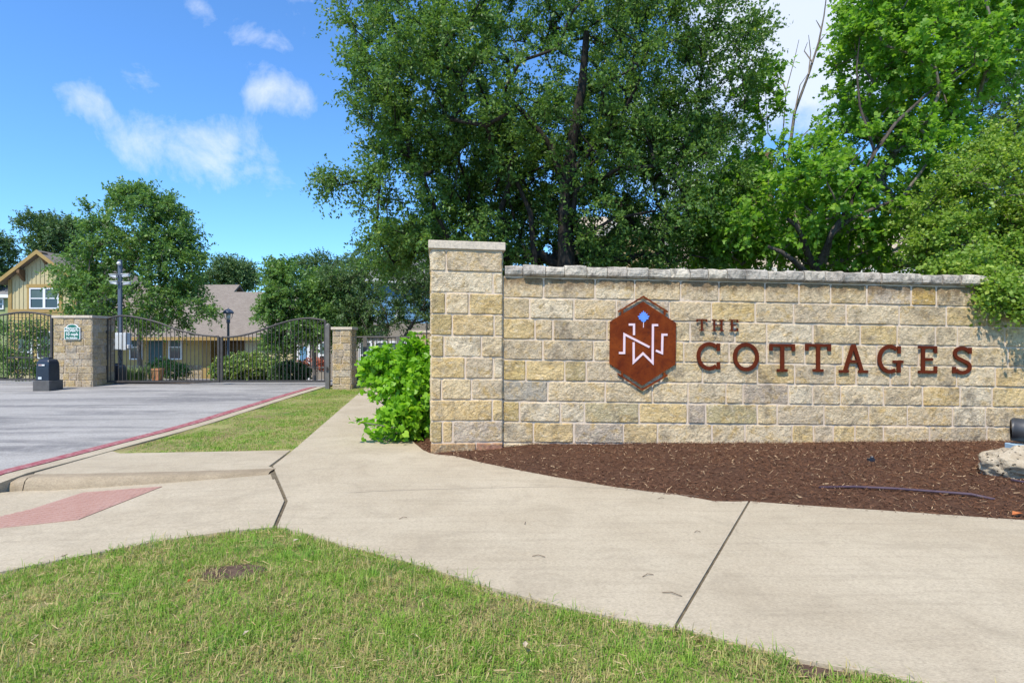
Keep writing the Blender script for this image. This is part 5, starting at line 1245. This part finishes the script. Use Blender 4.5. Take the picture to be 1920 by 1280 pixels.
for x in (X0, X1 - .16): MB().box(x - .02, x + .18, YH - .05, YH - .003, zt + .1, ze).build('corner_board', TRIMY, hl)
k = 0; x = X0 + .3
while x < X1 - .2:
    top = ze + (zr - ze) * (1 - abs(x - (X0 + X1) / 2) / ((X1 - X0) / 2)) - .25
    wx0, wx1 = QX(52, YH), QX(118, YH)
    if not (wx0 < x < wx1): MB().box(x, x + .045, YH - .03, YH - .002, zt + .1, top).build('batten', CREAM, hl)
    else: MB().box(x, x + .045, YH - .03, YH - .002, QZ(533, YH), top).build('batten', CREAM, hl)
    x += .24
window(hl, QX(57, YH), QX(112, YH), QZ(579, YH), QZ(540, YH), YH - .03, 2)
MB().box(QX(51, YH), QX(118, YH), YH - .07, YH - .004, QZ(539.5, YH), QZ(533, YH)).build('window_head', TRIMY, hl)
for s in (QX(52, YH), QX(112.3, YH)): MB().box(s, s + .15, YH - .06, YH - .004, QZ(580, YH), QZ(540, YH)).build('window_casing', TRIMY, hl)
window(hl, QX(71, YH), QX(98, YH), QZ(672, YH), QZ(621, YH), YH - .04, 1)
window(hl, QX(36, YH), QX(62, YH), QZ(690, YH), QZ(630, YH), YH - .04, 1)
for px, py in ((38, 512), (80, 480), (122, 512)):
    c = Q(px, py, YH - .25); MB().hexa([(c.x - .08, YH - .42, c.z), (c.x + .08, YH - .42, c.z), (c.x + .08, YH - .002, c.z - .45), (c.x - .08, YH - .002, c.z - .45), (c.x - .08, YH - .42, c.z + .2), (c.x + .08, YH - .42, c.z + .2), (c.x + .08, YH - .002, c.z + .2), (c.x - .08, YH - .002, c.z + .2)]).build('eave_bracket', BROWN, hl)
hm = empty('cottage', (QX(400, 35), 36, g0), 'yellow single-storey cottage with brown shingle roof behind the gate', 'house')
Xa, Xb, Xc, Xd = QX(150, 33.5), QX(392, 33), QX(468, 33), QX(610, 33.0)
YM = 33.0; zev = QZ(628, 33)
MB().box(Xa, Xb, YM, 39, g0, zev).build('wall', YELLOW, hm)
MB().box(Xb, Xc, YM + 1.6, 39, g0, zev).build('wall', YELLOW, hm)
MB().box(Xc, QX(556, 33), YM - .6, 39, g0, zev - .02).build('wall', CREAM, hm)
siding(hm, Xc, QX(556, 33), YM - .6, g0 + .2, zev - .05, .16, CREAM)
gx0, gx1 = QX(401, 34.6), QX(463, 34.6); zg1 = QZ(643, 34.6)
gd = MB().box(gx0, gx1, YM + 1.54, YM + 1.6, g0, zg1).build('garage_door', GARAGE, hm)
for r in range(4):
    for c_ in range(4):
        a = gx0 + (gx1 - gx0) * c_ / 4; hgt = (zg1 - g0) / 4
        MB().box(a + .06, a + (gx1 - gx0) / 4 - .06, YM + 1.515, YM + 1.542, g0 + hgt * r + .07, g0 + hgt * (r + 1) - .07).build('door_panel', GARAGE, gd)
MB().box(gx0 - .12, gx1 + .12, YM + 1.49, YM + 1.53, zg1, zg1 + .16).build('garage_trim', BROWN, hm)
for px in (392, 384, 466): MB().box(QX(px, YM) - .12, QX(px, YM) + .12, YM - .1, YM + .12, g0, zev - .004).build('porch_post', TRIMY, hm)
window(hm, QX(244, YM), QX(269, YM), QZ(674, YM), QZ(627, YM), YM - .03, 1, blind=True)
window(hm, QX(317, YM), QX(342, YM), QZ(674, YM), QZ(627, YM), YM - .03, 1, blind=True)
MB().box(QX(277, YM), QX(309, YM), YM - .05, YM + .02, QZ(676, YM), QZ(626, YM)).build('door_frame', TRIMY, hm)
dr = MB().box(QX(280, YM), QX(306, YM), YM - .07, YM - .048, QZ(705, YM), QZ(628, YM)).build('door', simple('teal_door', (.03, .075, .08), (.04, .09, .095), 3, .4), hm)
MB().tube([(QX(303, YM), YM - .11, QZ(668, YM)), (QX(303, YM), YM - .07, QZ(668, YM))], .03, 8).build('handle', LGREY, dr)
# stone wainscot course under the windows
xw = Xa
while xw < Xb - .2:
    wd = rnd.uniform(.4, .8)
    for j in range(3):
        stone_mesh('wainscot_stone', (Vector((0, YM, 0)), Vector((1, 0, 0)), Vector((0, -1, 0)), Vector((0, 0, 1))), xw + .01, min(xw + wd, Xb) - .01, g0 + .27 * j + .01, g0 + .27 * (j + 1) - .01, .03, STONE, hm, (.34, .27, .19), .01, 2, 1, xw, .02)
    xw += wd
gable_roof(hm, Xa, Xd, YM - .6, 41, zev, QZ(552, 37.2), ROOF, .4, 'x')
gable_roof(hm, QX(250, 37), QX(428, 37), 34.6, 41.5, QZ(596, 34.6) , QZ(537, 38), ROOF, .25, 'x', name='upper_roof')
b_ = gable_wall(QX(250, 37), QX(428, 37) - .05, 35.0, 41.1, 1.6, QZ(596, 34.6), QZ(537, 38) - .12, 'x'); b_.build('gable_wall', CREAM, hm)
sw = MB().box(QX(524, YM), QX(528, YM), YM - .66, YM - .6, QZ(674, YM), QZ(660, YM)).build('window', WHITE, hm); MB().box(QX(524.6, YM), QX(527.4, YM), YM - .68, YM - .655, QZ(673, YM), QZ(661, YM)).build('pane', GLASS, sw)
hb_ = empty('blue_house', (QX(690, 30), 33, -.75), 'two-storey blue and taupe house behind the walk gate', 'house')
YR = 29.0
MB().box(QX(556, YR), QX(840, YR), YR, 36, -.8, QZ(606, YR)).build('lower_wall', TAUPE, hb_)
MB().box(QX(690, YR), QX(850, YR), YR + .8, 36, QZ(606, YR), QZ(520, YR)).build('upper_wall', BLUES, hb_)
siding(hb_, QX(690, YR), QX(850, YR), YR + .8, QZ(605, YR), QZ(522, YR), .18, BLUES)
gable_roof(hb_, QX(690, YR), QX(850, YR), YR + .8, 36, QZ(520, YR), QZ(470, YR), ROOFG, .4, 'x', fascia=WHITE)
gable_roof(hb_, QX(556, YR), QX(700, YR), YR, 36, QZ(608, YR), QZ(560, YR), ROOFG, .35, 'x', fascia=TAUPE)
MB().box(QX(563, YR), QX(577, YR), YR - .05, YR - .003, -.7, QZ(650, YR)).build('blue_panel', BLUES, hb_)
for a, c_ in ((558, 563), (577, 582)): MB().box(QX(a, YR), QX(c_, YR), YR - .08, YR - .004, -.7, QZ(645, YR)).build('white_post', WHITE, hb_)
for a, c_ in ((597, 612), (673, 699), (703, 727), (731, 747), (750, 766)): window(hb_, QX(a, YR), QX(c_, YR), QZ(692, YR), QZ(639, YR), YR - .03, 1, blind=True, fw=.1)
window(hb_, QX(736, YR), QX(752, YR), QZ(606, YR), QZ(578, YR), YR + .74, 1, blind=False, fw=.1)
hp = empty('flower_stand', (QX(588, 24.6), 24.6, gz(24.6)), 'weathered timber flower stand behind the right gate leaf', 'stand')
for px in (560, 612): MB().box(QX(px, 24.6) - .06, QX(px, 24.6) + .06, 24.5, 24.62, gz(24.6), QZ(690, 24.6)).build('leg', TERRA, hp)
MB().box(QX(540, 24.6), QX(616, 24.6), 24.45, 24.8, QZ(690, 24.6), QZ(687, 24.6)).build('shelf', POSTM, hp)
hs = empty('sage_house', (QX(-20, 36), 38, g0), 'sage green house at the far left edge', 'house')
gable_wall(QX(-140, 35), QX(15, 35), 35, 42, g0, QZ(553, 35), QZ(530, 35), 'x').build('wall', GREENS, hs)
gable_roof(hs, QX(-140, 35), QX(15, 35), 35, 42, QZ(553, 35), QZ(515, 37), ROOFG, .3, 'x', fascia=WHITE)
window(hs, QX(-6, 35), QX(8.5, 35), QZ(580, 35), QZ(560, 35), 34.97, 1, blind=False)
ht = empty('tan_house', (QX(1400, 20), 22, -.2), 'tan house with shingle roof hidden behind the elm and wall', 'house')
xa, xb = QX(1135, 19), QX(1790, 19); zeT = QZ(497, 19)
gable_wall(xa, xb, 19, 27, -.2, zeT, QZ(412, 23), 'x').build('wall', TANW, ht)
gable_roof(ht, xa, xb, 19, 27, zeT, QZ(412, 23), ROOFT, .45, 'x', fascia=WHITE)
xg0, xg1 = QX(1120, 18), QX(1230, 18)
gable_wall(xg0, xg1, 17.8, 21, -.2, QZ(450, 18), QZ(400, 18)).build('gable_wall', TANW, ht)
gable_roof(ht, xg0, xg1, 17.8, 21.5, QZ(450, 18), QZ(400, 18), ROOFT, .3, 'y', fascia=WHITE, name='gable_roof')
MB().box(QX(1392, 24), QX(1430, 24), 23, 24, QZ(430, 24), QZ(300, 24)).build('chimney', BROWN, ht)
